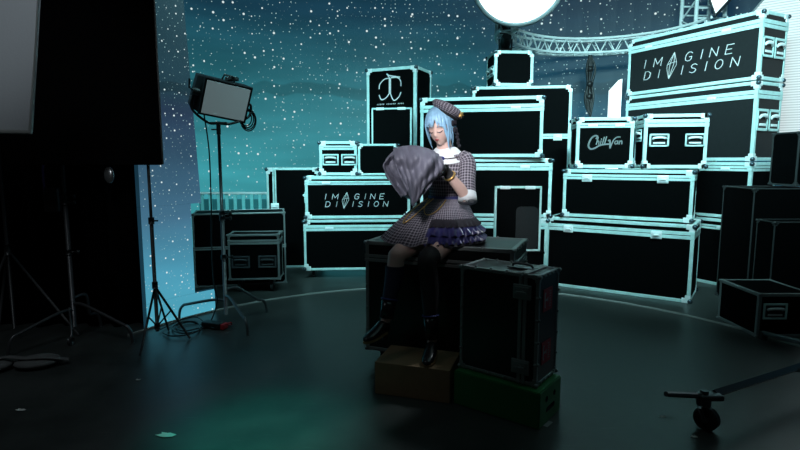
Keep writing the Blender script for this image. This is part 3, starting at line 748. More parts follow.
# ------------------------------------------------------------------ left side: stands, lamp panel, flag, frame
def c_stand(name, label, base, feet, htop, group, legm='stand_steel', hub=.22, arm=None):
    t = thing(name, label, 'stand', base, 0, group); b = V(base)
    for k, f in enumerate(feet):
        f = V(f) - b; d = V((f.x, f.y, 0)); L = d.length; d.normalize(); hz = hub - .0 + .045 * k
        obj('leg', G().tube(catmull([(0, 0, hz), d * .12 + V((0, 0, hz)), d * (L - .10) + V((0, 0, .15)), d * (L - .05) + V((0, 0, .135)), d * (L - .015) + V((0, 0, .09)), d * L + V((0, 0, .006))], 6), .0125, 8), MATS[legm], t, smooth=True)
    obj('pole', G().tube([(0, 0, .08), (0, 0, .55 * htop), (0, 0, .55 * htop), (0, 0, htop)], [.0175, .0175, .014, .014], 10), MATS[legm], t, smooth=True)
    for fz in (.35, .55, .575):
        z = htop * fz
        g = G(); g.cyl((0, 0, z - .02), (0, 0, z + .02), .024, 12); g.cyl((.02, 0, z), (.065, 0, z), .007, 8); g.sphere((.07, 0, z), (.014, .014, .018), 8, 6)
        obj('clamp', g, MATS['black_metal'], t, smooth=True)
    return t
GS = 'lighting stands on the left side'
lb = V((-1.50, 4.47, 0))
c_stand('c_stand', 'chrome stand that carries the grey light panel, left of the dim cases', lb, [ground(179, 320), ground(248, 337), ground(267, 313)], 1.66, GS, hub=.20)
# LED panel lamp
pc = at(226, 101, 4.47)
t = thing('studio_light', 'square grey-faced light panel tilted on the chrome stand, switched off', 'studio light', (pc.x, pc.y, pc.z))
u = V((.290, .19, -.056)); v_ = V((.085, -.062, .250)); nn = u.cross(v_).normalized()
if nn.y > 0: nn = -nn
un, vn = u.normalized(), v_.normalized(); W_, H_ = u.length / 2, v_.length / 2
def pq(a, b, c): return un * a + vn * b + nn * c
def frust(a0, b0, c0, a1, b1, c1):
    g = G(); A = [pq(-a0, -b0, c0), pq(a0, -b0, c0), pq(a0, b0, c0), pq(-a0, b0, c0)]; B_ = [pq(-a1, -b1, c1), pq(a1, -b1, c1), pq(a1, b1, c1), pq(-a1, b1, c1)]
    return g.add(A + B_, [(3, 2, 1, 0), (4, 5, 6, 7)] + [(i, (i + 1) % 4, (i + 1) % 4 + 4, i + 4) for i in range(4)])
g = frust(W_ * .97, H_ * .97, -.20, W_ + .02, H_ + .02, -.02)
g2 = frust(W_ + .02, H_ + .02, -.02, W_ + .016, H_ + .016, .006); g.add(g2.v, g2.f)
for k in range(7): a = -W_ * .7 + k * W_ * .23; g.tube([pq(a, -H_ * .8, -.205), pq(a, H_ * .8, -.205)], .006, 6)
A = [pq(-W_ - .075, -H_ * .92, -.10), pq(-W_ - .01, -H_ - .015, -.01), pq(-W_ - .01, H_ + .015, -.01), pq(-W_ - .055, H_ * .98, -.10)]; B_ = [p_ + nn * -.09 for p_ in A]
g.add(A + B_, [(0, 1, 2, 3), (7, 6, 5, 4)] + [(i, i + 4, (i + 1) % 4 + 4, (i + 1) % 4) for i in range(4)])
obj('housing', g, MATS['black_metal'], t)
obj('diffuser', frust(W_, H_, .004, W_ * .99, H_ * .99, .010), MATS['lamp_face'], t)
g = G(); g.tube([pq(-.05, H_ + .02, -.06), pq(-.04, H_ + .06, -.06), pq(.03, H_ + .06, -.06), pq(.05, H_ + .02, -.06)], .008, 8); g.bbox(pq(-.02, H_ + .01, -.09), pq(-.02, H_ + .01, -.09) + V((.1, .06, .03)), .004)
obj('carry_handle', g, MATS['black_metal'], t)
dn = V((lb.x, lb.y, 1.70)) - pc
yk = catmull([pq(-W_ - .03, 0, -.06), pq(-W_ - .065, -.02, -.06), pq(-W_ - .06, -H_ * 1.0, -.06), dn + V((-.09, 0, .01)), dn + V((0, 0, .0)), dn + V((.1, .02, 0)), pq(W_ + .05, -H_ * .8, -.06), pq(W_ + .05, -.01, -.06), pq(W_ + .025, 0, -.06)], 6)
obj('yoke', G().tube(yk, .011, 8), MATS['black_metal'], t, smooth=True)
g = G(); g.cyl(dn + V((0, 0, -.09)), dn + V((0, 0, .015)), .018, 12); g.bbox(dn + V((-.06, -.02, -.01)), dn + V((.07, .02, .012)), .004); g.cyl(dn + V((-.06, 0, -.05)), dn + V((0, 0, -.05)), .006, 8)
obj('spigot', g, MATS['black_metal'], t)
g = G(); p = pq(-W_ - .05, .01, -.06); g.cyl(p + un * -.035, p + un * .03, .032, 14); g.tube([p + un * -.02, p + un * -.06 + vn * .02, p + un * -.07 + vn * .09], .007, 8)
obj('tilt_knob', g, MATS['black_metal'], t)
g = G(); cc = at(246, 118, 4.66) - pc
for k in range(4):
    r = .06 + .008 * k
    g.tube([cc + V((r * .8 * cos(2*pi*i/20) + .006 * k, .02 * sin(k), r * 1.1 * sin(2*pi*i/20) - .006 * k)) for i in range(20)], .0055, 6, closed=True)
g.bbox(cc + V((-.05, -.02, -.05)), cc + V((-.02, .03, .07)), .006)
obj('cable_coil', g, MATS['black_plastic'], t, smooth=True)
# cable from the lamp to the floor and the loops there
P = [pq(-W_ * .8, -H_ - .015, -.05) + pc, at(209, 150, 4.43), at(211, 200, 4.42), at(212, 250, 4.42), at(214, 285, 4.42), at(217, 302, 4.44), ground(208, 324, .012), ground(190, 322, .012), ground(176, 326, .012), ground(184, 331, .012), ground(205, 327, .012), ground(214, 328, .02)]
o = obj('power_cable', G().tube(catmull(P, 8), .006, 6), MATS['black_plastic'], smooth=True); tag(o, 'black power cable dropping from the grey light panel to the floor', 'cable')
P = [(163, 333), (172, 336), (190, 334), (200, 328), (196, 322), (182, 322), (172, 328), (180, 333), (198, 331), (205, 324), (196, 317), (183, 319), (170, 325), (159, 330)]
o = obj('floor_cable', G().tube(catmull([ground(a, b, .012 + .007 * (k % 3)) for k, (a, b) in enumerate(P)], 8), .006, 6), MATS['black_plastic'], smooth=True); tag(o, 'loose loops of black cable on the floor by the stands', 'cable')
p = ground(214, 328); t = thing('power_box', 'small black power box with red ends on the floor by the chrome stand', 'power strip', p, R(-20))
obj('body', G().bbox((-.10, -.04, 0), (.09, .04, .055), .01), MATS['black_plastic'], t); obj('end_cap', G().bbox((.09, -.035, .005), (.12, .035, .05), .006), MATS['red_plastic'], t)
g = G(); g.tube(catmull([(.10, .02, .03), (.14, .04, .05), (.12, .07, .02), (.04, .08, .012), (-.05, .06, .012)], 6), .006, 6); obj('lead', g, MATS['red_plastic'], t, smooth=True)

# black tripod stand
tb = V((-1.855, 3.95, 0)); t = thing('light_stand', 'thin black tripod stand in front of the glowing sky panel', 'stand', tb, 0, GS)
obj('pole', G().tube([(0, 0, .10), (0, 0, .95), (0, 0, .95), (0, 0, 1.78)], [.014, .014, .011, .011], 10), MATS['black_metal'], t, smooth=True)
for f in (ground(140, 357), ground(190, 339), ground(156, 345) + V((-.05, .34, 0))):
    f = V((f.x, f.y, 0)) - tb; obj('leg', G().tube([(0, 0, .45), f + V((0, 0, .008))], .009, 8), MATS['black_metal'], t, smooth=True)
    obj('brace', G().tube([(0, 0, .14), f * .45 + V((0, 0, .25))], .006, 6), MATS['black_metal'], t)
for z in (.46, .14, .95):
    g = G().cyl((0, 0, z - .025), (0, 0, z + .025), .021, 12)
    if z > .9: g.cyl((.015, 0, .95), (.05, 0, .95), .006, 8)
    obj('collar', g, MATS['black_metal'], t, smooth=True)

# left chrome stand, holds the flag
fb = V((-2.60, 4.13, 0))
mat('chrome_dim', (.10, .10, .105), .35, metal=.6)
t = c_stand('c_stand', 'chrome stand at far left that holds the big black flag', fb, [ground(8, 357), ground(133, 344), V((-2.52, 4.36, 0))], 1.95, GS, legm='chrome_dim')
obj('arm', G().tube([(0, 0, 1.70), (.20, -.2, 1.72), (.5, -.235, 1.72)], .008, 8), MATS['chrome_dim'], t)
rp = at(109, 175, 3.9) - fb
g = G(); g.tube([(0, 0, 1.42), rp + V((0, .05, 0))], .007, 8); obj('side_arm', g, MATS['black_metal'], t)
g = G(); g.sphere(rp, (.036, .022, .062), 20, 12); obj('reflector', g, MATS['chrome'], t, smooth=True)['label'] = 'small round silver reflector'
g = G(); cst = ground(71, 345) - fb; g.cyl(cst + V((-.012, 0, .03)), cst + V((.012, 0, .03)), .03, 14); g.tube([cst + V((0, 0, .03)), cst + V((0, .02, .09)), V((-.02, -.02, .24))], .008, 8)
obj('wheel', g, MATS['chrome_dim'], t, smooth=True)
# the flag
x0, x1, z0, z1, Y = at(8, 165, 3.85).x, at(162, 165, 3.85).x, at(8, 165, 3.85).z, 2.75, 3.85
t = thing('black_flag', 'large square black cloth flag held up in the dark at upper left', 'flag', ((x0 + x1) / 2, Y, z0))
obj('cloth', G().bbox((x0, Y - .008, z0), (x1, Y + .008, z1), .004), MATS['flag_cloth'], t, world=True)
g = G(); g.tube([(x0, Y + .012, z0 + .01), (x1, Y + .012, z0 + .01), (x1, Y + .012, z1), (x0, Y + .012, z1)], .010, 8, closed=True); obj('frame', g, MATS['black_metal'], t, world=True)
# diffusion frame, near left edge
pA = at(31, 132, 2.25); z1 = 2.75; x1 = pA.x; x0 = x1 - 1.1
t = thing('diffusion_frame', 'grey diffusion cloth in a silver frame cut by the upper left corner', 'diffuser', (x1, 2.25, 0))
yl = 2.05
def dfp(u, z): return V((x0 + (x1 - x0) * u, yl + (2.25 - yl) * u, z))
ptop = at(41, -40, 2.14); g = G(); A = [dfp(0, pA.z + .015), dfp(1, pA.z), ptop, V((x0 + .12, 1.96, ptop.z))]
g.add(A + [p + V((0, .012, 0)) for p in A], [(0, 1, 2, 3), (7, 6, 5, 4)] + [(i, i + 4, (i + 1) % 4 + 4, (i + 1) % 4) for i in range(4)])
obj('cloth', g, MATS['diffusion'], t, world=True)
g = G(); g.tube([p + V((0, -.004, 0)) for p in A], .011, 8, closed=True); obj('frame', g, MATS['aluminium_dim'], t, world=True)
g = G(); pm = dfp(.1, 0) + V((0, .05, 0)); g.cyl(pm, pm + V((0, 0, 2.7)), .018, 10)
for k in range(3): a = 2 * pi * k / 3 + .5; g.tube([pm + V((0, 0, .25)), pm + V((.5 * cos(a), .5 * sin(a), .01))], .012, 8)
obj('stand', g, MATS['black_metal'], t, world=True)
# another dark tripod at the far left edge
tb = V((-3.0, 4.02, 0)); t = thing('light_stand', 'dim black tripod stand at the far left edge of the photo', 'stand', tb, 0, GS)
mat('stand_grey', (.06, .06, .062), .4)
obj('pole', G().cyl((0, 0, .1), (0, 0, 1.9), .013, 10), MATS['black_metal'], t, smooth=True)
for f in ((.42, .12), (-.30, .22), (-.05, -.42)): obj('leg', G().tube([(0, 0, .72), (f[0], f[1], .01)], .010, 8), MATS['stand_grey'], t, smooth=True)
obj('collar', G().cyl((0, 0, .68), (0, 0, .76), .022, 12), MATS['black_metal'], t, smooth=True)
# sandbag on the floor
sb = ground(14, 368); t = thing('sandbag', 'flat grey sandbag with a strap on the floor at the left edge', 'sandbag', sb, R(18))
g = G()
for sx in (-.14, .14):
    g.sphere((sx, 0, .032), (.14, .12, .034), 20, 10)
obj('pouch', g, MATS['bag_cloth'], t, smooth=True)
g = G(); g.tube(catmull([(-.2, 0, .06), (-.05, .02, .075), (.08, -.03, .07), (.2, -.05, .07), (.33, -.02, .03)], 6), .02, 8, flat=(.3, 1.2, (0, 0, 1))); obj('strap', g, MATS['bag_cloth'], t, smooth=True)
# bag with a purple strap hung on the left stand pole, pipe behind
t = thing('tool_pouch', 'dark pouch with a purple strap hanging beside the left chrome stand', 'bag', (-2.72, 4.18, 1.15))
obj('body', G().bbox((-.07, -.03, -.16), (.05, .03, .04), .02), MATS['black_plastic'], t)
obj('strap', G().tube(catmull([(-.05, -.02, .0), (-.05, -.02, .2), (.02, -.02, .42), (.11, -.05, .36)], 6), .012, 6, flat=(.3, 1.2, (1, 0, 0))), MATS['purple_strap'], t)
# paper scraps
for px, py, s_, lab in ((165, 435, .030, 'torn scrap of pale paper on the floor near the bottom edge'), (20, 410, .018, 'small pale scrap on the floor at lower left'), (138, 380, .012, 'tiny pale scrap on the floor in front of the left stands'),
                   (483 + 63, 425, .0, ''), (694, 437, .012, 'tiny pale scrap on the floor just in front of the caster'), (662, 417, .012, 'tiny pale scrap on the floor left of the caster')):
    if not s_: continue
    p = ground(px, py, .001); g = G(); n = 9; ring = [V((s_ * (1 + .45 * sin(k * 2.3 + px)) * cos(2*pi*k/n) * 1.35, s_ * (1 + .3 * cos(k * 1.7)) * .8 * sin(2*pi*k/n), .001 + .003 * (k % 2))) for k in range(n)]
    g.add([q_ for q_ in ring] + [q_ + V((0, 0, .001)) for q_ in ring], [tuple(range(n - 1, -1, -1)), tuple(range(n, 2 * n))] + [(k, (k + 1) % n, (k + 1) % n + n, k + n) for k in range(n)])
    o = obj('paper_scrap', g, MATS['paper']); o.location = p; tag(o, lab, 'paper scrap', 'paper scraps on the floor')
p = ground(548, 424, .001); o = obj('tape_mark', G().box((-.012, -.035, 0), (.012, .035, .001)), MATS['letter_grey']); o.location = p; o.rotation_euler.z = R(-40)
tag(o, 'short strip of pale tape on the floor beside the green box', 'tape')

# rolling stand at lower right
cb = V((1.60, 2.64, 0)); t = thing('rolling_stand', 'dark wheeled stand leg with a brake pedal at the lower right', 'stand', cb)
d = (V((2.42, 3.06, 0)) - cb).normalized(); n_ = V((-d.y, d.x, 0)); Z = V((0, 0, 1))
g = G(); g.tube([V((0, 0, .185)) + d * .05, V((0, 0, .185)) + d * 1.35], .020, 4, flat=(1.2, 1.2, (0, 0, 1))); obj('leg', g, MATS['steel_dark'], t)
g = G(); g.tube([d * .80 + V((0, 0, .18)), d * .95 - n_ * .22 + V((0, 0, .185)), d * 1.2 - n_ * .55 + V((0, 0, .19))], .014, 8); obj('brace', g, MATS['steel_dark'], t)
g = G(); g.cyl(d * 1.35 + V((0, 0, 0.1)), d * 1.35 + V((0, 0, 1.6)), .03, 14); g.bbox(d * 1.35 + V((-.05, -.05, .12)), d * 1.35 + V((.05, .05, .25)), .01); obj('pole', g, MATS['steel_dark'], t)
for k in (1, -1):
    e = d * 1.35 + (d * .6 + n_ * k).normalized() * .8
    obj('leg', G().tube([d * 1.35 + V((0, 0, .185)), e + V((0, 0, .05))], .02, 6), MATS['steel_dark'], t); obj('foot', G().cyl(e, e + V((0, 0, .06)), .03, 10), MATS['rubber'], t)
g = G(); ax = V((.80, .6, 0)).normalized()
cst = obj('caster', G().tube([ax * -.028 + V((0, 0, .062)), ax * -.03 + V((-.03, 0, .13)), ax * -.01 + V((-.03, 0, .14)), ax * .01 + V((-.03, 0, .14)), ax * .03 + V((-.03, 0, .13)), ax * .028 + V((0, 0, .062))], .016, 6, flat=(1.3, .5, (0, 1, 0))), MATS['steel_dark'], t)
obj('wheel', G().tube([ax * -.021 + V((0, 0, .062)), ax * -.016 + V((0, 0, .062)), ax * .016 + V((0, 0, .062)), ax * .021 + V((0, 0, .062))], [.052, .062, .062, .052], 28), MATS['rubber'], cst, smooth=False)
obj('hub', G().cyl(ax * -.026 + V((0, 0, .062)), ax * .026 + V((0, 0, .062)), .02, 12), MATS['steel_dark'], cst)
g = G(); g.cyl((-.02, 0, .135), (-.02, 0, .17), .035, 16); g.cyl((-.02, 0, .17), (-.02, 0, .215), .02, 12); g.bbox(V((-.05, -.03, .165)), V((.07, .04, .195)), .008); obj('swivel', g, MATS['steel_dark'], t)
pe = at(666, 394, 2.5) - cb
g = G(); g.tube([V((-.03, 0, .185)), V((-.07, -.01, .19)), pe], [.020, .016, .013], 8); obj('brake_pedal', g, MATS['steel_dark'], t)

# ------------------------------------------------------------------ the person, seated on the case
mat('skin', (.74, .50, .43), .5, noise=(60, .05))
mat('lips', (.50, .10, .10), .4)
mat('lash', (.03, .02, .025), .6)
mat('brow', (.22, .30, .42), .6)
mat('iris', (.06, .12, .30), .3)
mat('hair_blue', (.30, .55, .86), .36, noise=(38, .38))
mat('navy_cloth', (.025, .030, .16), .6)
mat('black_cloth', (.012, .012, .014), .75)
mat('lace_black', (.014, .012, .020), .8, bump=(260, .5))
mat('sheer_black', (.022, .018, .020), .6)
mat('sock_navy', (.014, .014, .045), .7)
mat('white_cloth', (.74, .78, .80), .8)
mat('gold', (.80, .50, .16), .3, metal=.7)
mat('boot_leather', (.012, .011, .012), .25)
mat('sole_tan', (.32, .18, .08), .6)
mat('shawl_grey', (.125, .125, .165), .6, noise=(9, .45), bump=(40, .3))

def plaid_mat(name, base, dark, light, s=26.0):
    m = bpy.data.materials.new(name); m.use_nodes = True; nt = m.node_tree; N = nt.nodes; Lk = nt.links.new; b = N['Principled BSDF']
    uv = N.new('ShaderNodeUVMap'); sep = N.new('ShaderNodeSeparateXYZ'); Lk(uv.outputs[0], sep.inputs[0])
    def band(out, scale, thr, phase=0.0):
        a = N.new('ShaderNodeMath'); a.operation = 'MULTIPLY_ADD'; a.inputs[1].default_value = scale; a.inputs[2].default_value = phase; Lk(out, a.inputs[0])
        f = N.new('ShaderNodeMath'); f.operation = 'FRACT'; Lk(a.outputs[0], f.inputs[0])
        l = N.new('ShaderNodeMath'); l.operation = 'LESS_THAN'; l.inputs[1].default_value = thr; Lk(f.outputs[0], l.inputs[0]); return l.outputs[0]
    cur = None
    def layer(prev, fac_out, color, amt):
        mu = N.new('ShaderNodeMath'); mu.operation = 'MULTIPLY'; mu.inputs[1].default_value = amt; Lk(fac_out, mu.inputs[0])
        mx = N.new('ShaderNodeMix'); mx.data_type = 'RGBA'; Lk(mu.outputs[0], mx.inputs[0])
        if prev is None: mx.inputs[6].default_value = (*base, 1)
        else: Lk(prev, mx.inputs[6])
        mx.inputs[7].default_value = (*color, 1); return mx.outputs[2]
    cur = layer(None, band(sep.outputs[0], s, .42), dark, .62); cur = layer(cur, band(sep.outputs[1], s, .42), dark, .62)
    cur = layer(cur, band(sep.outputs[0], s, .12, .30), light, .75); cur = layer(cur, band(sep.outputs[1], s, .12, .30), light, .75)
    Lk(cur, b.inputs['Base Color']); b.inputs['Roughness'].default_value = .85; b.inputs['Specular IOR Level'].default_value = .2
    MATS[name] = m
plaid_mat('plaid', (.20, .18, .22), (.030, .028, .040), (.50, .47, .52), 52.0)
plaid_mat('plaid_skirt', (.16, .145, .18), (.022, .020, .034), (.46, .43, .48), 46.0)
def satin():
    m = mat('satin_purple', (.035, .032, .13), .28, noise=(16, .6), spec=.8); return m
satin()

PF = V((-.546, -.838, 0)); PL = V((.838, -.546, 0)); UP = V((0, 0, 1))
PP = V((.33, 3.62, .96))
person = thing('person', 'seated person in plaid dress, plaid beret and pale blue hair, holding up a grey cloth', 'person', (PP.x, PP.y, .87))
def loc(f, l, z, c=PP): return V((c.x, c.y, 0)) + PF * f + PL * l + UP * z
def oval(c, a, b, n=36, tilt=None):   # a along PL, b along PF
    return [V(c) + PL * (a * sin(2*pi*k/n)) + PF * (b * cos(2*pi*k/n)) for k in range(n)]
WA = V((.315, 3.60, 1.15)); CH = V((.312, 3.58, 1.33)); NB = V((.305, 3.565, 1.455))
SHL = NB + PL * .152 + UP * -.050; SHR = NB - PL * .150 + UP * -.045
ELL = V((.425, 3.36, 1.165)); WRL = V((.268, 3.235, 1.345))
ELR = V((.055, 3.53, 1.20)); WRR = V((.035, 3.30, 1.32))
HIL = loc(.02, .085, .955); HIR = loc(.02, -.085, .955)
KNL = V((.165, 3.20, .790)); KNR = V((-.022, 3.285, .805))
ANL = V((.196, 3.155, .315)); ANR = V((-.085, 3.20, .43))
TOL = V((.165, 3.02, .215)); TOR = V((-.175, 3.09, .335))
HEc = V((.262, 3.49, 1.607))
hy = (V((-.50, -.84, 0)).normalized() * .955 + UP * -.30).normalized(); hx = hy.cross(UP).normalized() * -1
hx = UP.cross(hy).normalized() * 1.0
if hx.dot(PL) < 0: hx = -hx
hz = hx.cross(hy).normalized()
if hz.z < 0: hz = -hz
hz = (hz + PL * -.06).normalized(); hx = (hx - hz * hx.dot(hz)).normalized()
def hd(x, y, z): return HEc + hx * x + hy * y + hz * z

def head_geo():
    n, m = 64, 48; g = G(); vs = []
    for j in range(m + 1):
        th = pi * j / m
        for i in range(n):
            ph = 2 * pi * i / n; sx, sy, sz = sin(th) * cos(ph), sin(th) * sin(ph), cos(th)
            x, y, z = .071 * sx, .090 * sy, .112 * sz
            if sz < 0:
                k = (-sz) ** 1.7; x *= 1 - .40 * k
                y = y * (1 - (.16 if sy > 0 else .62) * k) + .016 * k
            if sy > 0:
                fr = min(1, sy * 1.6)
                y -= .010 * fr * max(0, 1 - abs(sz)) * max(0, 1 - (x / .05) ** 2) * .5
                y += fr * (.017 * math.exp(-(x / .0095) ** 2 - ((z + .030) / .015) ** 2) + .006 * math.exp(-(x / .008) ** 2 - ((z + .008) / .02) ** 2))
                y -= fr * .007 * math.exp(-((abs(x) - .031) / .015) ** 2 - ((z - .004) / .012) ** 2)
                y += fr * .004 * math.exp(-(x / .02) ** 2 - ((z + .060) / .010) ** 2)
                y += fr * .006 * math.exp(-(x / .02) ** 2 - ((z + .094) / .014) ** 2)
            vs.append(hd(x, y, z))
    fs = [(j*n+i, (j+1)*n+i, (j+1)*n+(i+1) % n, j*n+(i+1) % n) for j in range(m) for i in range(n)]
    return g.add(vs, fs)
HG = head_geo()
from mathutils.bvhtree import BVHTree
HB = BVHTree.FromPolygons([tuple(p) for p in HG.v], HG.f)
def face_at(x, z, off=.002):
    h = HB.ray_cast(hd(x, .3, z), -hy)[0]
    return (h if h else hd(x, .08, z)) + hy * off

def hand_geo(wr, d, palm_n, curl, inflate=0.0, side=1, reach=1.0):
    "palm and five bent fingers; d from wrist to knuckles, palm_n out of the palm, side sets where the thumb is"
    d = V(d).normalized(); pn = V(palm_n); pn = (pn - d * pn.dot(d)).normalized(); s = d.cross(pn) * side; g = G()
    L = .082; rings = []
    for t, hw, hh in ((0, .024, .017), (.25, .030, .016), (.6, .038, .015), (.9, .040, .013), (1.02, .034, .010)):
        c = wr + d * (L * t); rings.append([c + s * ((hw + inflate) * cos(2*pi*k/20)) + pn * ((hh + inflate) * sin(2*pi*k/20)) for k in range(20)])
    g.rings(rings, True, True)
    for k, (off, ln, r) in enumerate(((.030, .066, .0080), (.010, .075, .0085), (-.010, .070, .0082), (-.029, .055, .0072))):
        p = wr + d * (L * .92) + s * off; dd = d.copy(); pts = [wr + d * (L * .6) + s * off * .9, p]; rr = [r + inflate, r + inflate]
        for j, fr in enumerate((.45, .32, .23)):
            a = curl * (1 - .12 * k * (1 if j else .5)) * (1.0, 1.15, .8)[j]; dd = (dd * cos(a) + pn * sin(a)).normalized() if j == 0 else dd
            if j: ax = d.cross(pn).normalized(); dd = Matrix.Rotation(a, 3, ax) @ dd
            p = p + dd * (ln * fr * reach); pts.append(p); rr.append((r + inflate) * (1 - .1 * (j + 1)))
        g.tube(pts, rr, 10); g.sphere(pts[-1], rr[-1] * 1.02, 10, 6)
    tb = wr + d * (L * .22) + s * .022; t1 = tb + (d * .55 + s * .65 + pn * .45).normalized() * .040; t2 = t1 + (d * .8 + s * .1 + pn * .6).normalized() * .032; t3 = t2 + (d * .85 - s * .15 + pn * .5).normalized() * .024
    g.tube([tb, t1, t2, t3], [.013 + inflate, .0115 + inflate, .010 + inflate, .008 + inflate], 10); g.sphere(t3, .0082 + inflate, 10, 6)
    return g
HLd, HLn = V((-.045, -.06, .035)), V((-.75, .1, -.55))
HRd, HRn = V((-.01, -.07, .025)), V((.55, -.35, .1))

def limb(g, pts, rs, n=16, k=5):
    P = catmull(pts, k); m = len(pts); q = []
    for i in range(m - 1):
        for j in range(k): t = j / k; q.append(rs[i] * (1 - t) + rs[i + 1] * t)
    q.append(rs[-1]); g.tube(P, q, n); g.sphere(P[0], q[0], n, 8); g.sphere(P[-1], q[-1], n, 8); return g
b = G(); b.add(HG.v, HG.f)
limb(b, [NB + UP * -.03, (NB + HEc) / 2 + UP * -.02 - hy * .006, HEc - hz * .05 - hy * .018], [.056, .047, .050])
b.rings([oval(PP + UP * -.075, .12, .10), oval(PP + UP * 0, .168, .125), oval(PP + UP * .08, .150, .110), oval(WA, .112, .085), oval(WA.lerp(CH, .5), .128, .098), oval(CH, .140, .108), oval(CH.lerp(NB, .6), .150, .082), oval(NB + UP * -.02, .085, .060), oval(NB + UP * .005, .05, .05)], True, True)
for sh, el, wr in ((SHL, ELL, WRL), (SHR, ELR, WRR)):
    limb(b, [sh, sh.lerp(el, .5), el, el.lerp(wr, .35), wr], [.046, .040, .034, .036, .023])
for hi, kn, an, to in ((HIL, KNL, ANL, TOL), (HIR, KNR, ANR, TOR)):
    limb(b, [hi, hi.lerp(kn, .5), kn], [.092, .078, .054]); cf = kn.lerp(an, .33) - (PF * .012)
    limb(b, [kn, cf, kn.lerp(an, .7), an], [.053, .054, .040, .034])
    limb(b, [an, an.lerp(to, .45) + UP * -.034, to + UP * -.004], [.030, .020, .012])
HANDL = hand_geo(WRL, HLd, HLn, .55, side=1); HANDR = hand_geo(WRR, HRd, HRn, .35, side=1)
b.add(HANDL.v, HANDL.f); b.add(HANDR.v, HANDR.f)
b.sphere(hd(.071, -.008, -.012), (.010, .020, .030), 12, 8, M=Matrix((hx, hy, hz)).transposed()); b.sphere(hd(-.071, -.008, -.012), (.010, .020, .030), 12, 8, M=Matrix((hx, hy, hz)).transposed())
body = obj('body', b, MATS['skin'], person, world=True)
md = body.modifiers.new('one_surface', 'REMESH'); md.mode = 'VOXEL'; md.voxel_size = .005; md.use_smooth_shade = True
m2 = body.modifiers.new('smooth', 'SMOOTH'); m2.factor = .5; m2.iterations = 2
bpy.context.view_layer.update()
me = bpy.data.meshes.new_from_object(body.evaluated_get(bpy.context.evaluated_depsgraph_get())); body.modifiers.clear(); body.data = me; me.name = 'body'
if not me.materials: me.materials.append(MATS['skin'])
def pp(name, g, m, smooth=True, parent=None): return obj(name, g, MATS[m], parent or person, smooth=smooth, world=True)

# face
for sx in (-1, 1):
    xs = [sx * (.014 + .034 * k / 8) for k in range(9)]
    lid = [face_at(x, -.006 - .007 * sin(pi * k / 8) + .002 * (k / 8), .003) for k, x in enumerate(xs)]
    pp('eyelash', G().tube(lid, [.0014, .0020, .0024, .0027, .0028, .0028, .0027, .0025, .0016], 6), 'lash')
    pp('eye', G().tube([face_at(x, -.0065 - .003 * sin(pi * k / 6) - .005, .0012) for k, x in enumerate([sx * (.021 + .017 * k / 6) for k in range(7)])], [.0006, .0016, .0021, .0023, .0021, .0016, .0006], 6), 'iris')
    pp('eyebrow', G().tube([face_at(sx * (.014 + .036 * k / 6), .019 + .005 * sin(pi * k / 7), .002) for k in range(7)], [.001, .002, .0023, .0023, .002, .0016, .0008], 6), 'brow')
g = G()
g.tube([face_at(.015 * (k / 4 - 1), -.0560 + .0015 * cos(pi * (k / 4 - 1)), .0018) for k in range(9)], [.0006, .002, .0030, .0034, .0030, .0034, .0030, .002, .0006], 8)
g.tube([face_at(.012 * (k / 4 - 1), -.0615, .0014) for k in range(9)], [.0006, .0022, .0034, .0040, .0042, .0040, .0034, .0022, .0006], 8)
pp('lips', g, 'lips')

# hair: cap plus tapered locks
def hsurf(az, t, grow=1.0):
    "az 0 = front, + towards her left; t 0 = crown, 1 = level of the brow, beyond: hangs down"
    a = min(t, 1.0) * R(80); rx, ry, rz = .088 * grow, .106 * grow, .122 * grow
    p = (rx * sin(a) * sin(az), ry * sin(a) * cos(az) - .004, rz * cos(a) + .012)
    if t > 1:
        k = (t - 1); f = 1 - .10 * k * k
        p = (p[0] * f, p[1] * f, p[2] - k * .115)
    return hd(*p)
g = G(); rings = []
for j in range(13):
    rg = []
    for i in range(48):
        az = 2 * pi * i / 48; front = max(0, cos(az)) ** .8
        tmax = 1.62 - .95 * front if abs(math.atan2(sin(az), cos(az))) < R(100) else 1.75
        t = .02 + (tmax - .02) * j / 12; rg.append(hsurf(az, t, .965 + .012 * sin(az * 12)))
    rings.append(rg)
g.rings(rings)
def lock(az, t0, t1, wd, dz=0, curl=0.0, grow=1.0, k=9, sway=0.0, tip=None):
    pts = []; rs = []
    for j in range(k + 1):
        u = j / k; t = t0 + (t1 - t0) * u
        p = hsurf(az + sway * u * u + curl * sin(u * 5), t, grow + .02 * sin(u * pi) + .02 * u)
        pts.append(p); rs.append(wd * (1 - u ** 2.6 * .93) * (.55 + .45 * min(1, u * 4)))
    c = HEc; up = (pts[k // 2] - c).normalized()
    g.tube(pts, rs, 8, flat=(.34, 1.0, up))
rr_ = random.Random(3)
for k in range(15):      # fringe, ends just over the eyes
    az = R(-62 + k * 124 / 14); lock(az, .06, .93 + .10 * rr_.random() + .16 * abs(k - 7) / 7, .016, sway=R(rr_.uniform(-7, 7)), grow=1.0 + .02 * rr_.random())
for k in range(10):      # second fringe layer, finer
    az = R(-50 + k * 100 / 9 + 4); lock(az, .10, .86 + .20 * rr_.random(), .008, sway=R(rr_.uniform(-10, 10)), grow=1.04)
for s_ in (-1, 1):       # side locks that hang in front of the ears
    for k in range(5):
        lock(s_ * R(52 + k * 7), .10, 2.0 + .18 * (k % 3) + (.30 if k < 2 else 0), .0130 - .0012 * k * 0, sway=s_ * R(6 * (k % 3 - 1)), curl=(.05 + .04 * (k < 3)) * (k % 2 * 2 - 1), grow=1.02 + .02 * (k % 2), k=14)
for k in range(26):      # back and sides
    az = R(84 + k * 192 / 25); lock(az, .08, 1.58 + .26 * rr_.random(), .019, sway=R(rr_.uniform(-7, 7)), curl=.03 * rr_.uniform(-1, 1), grow=1.0 + .03 * (k % 2))
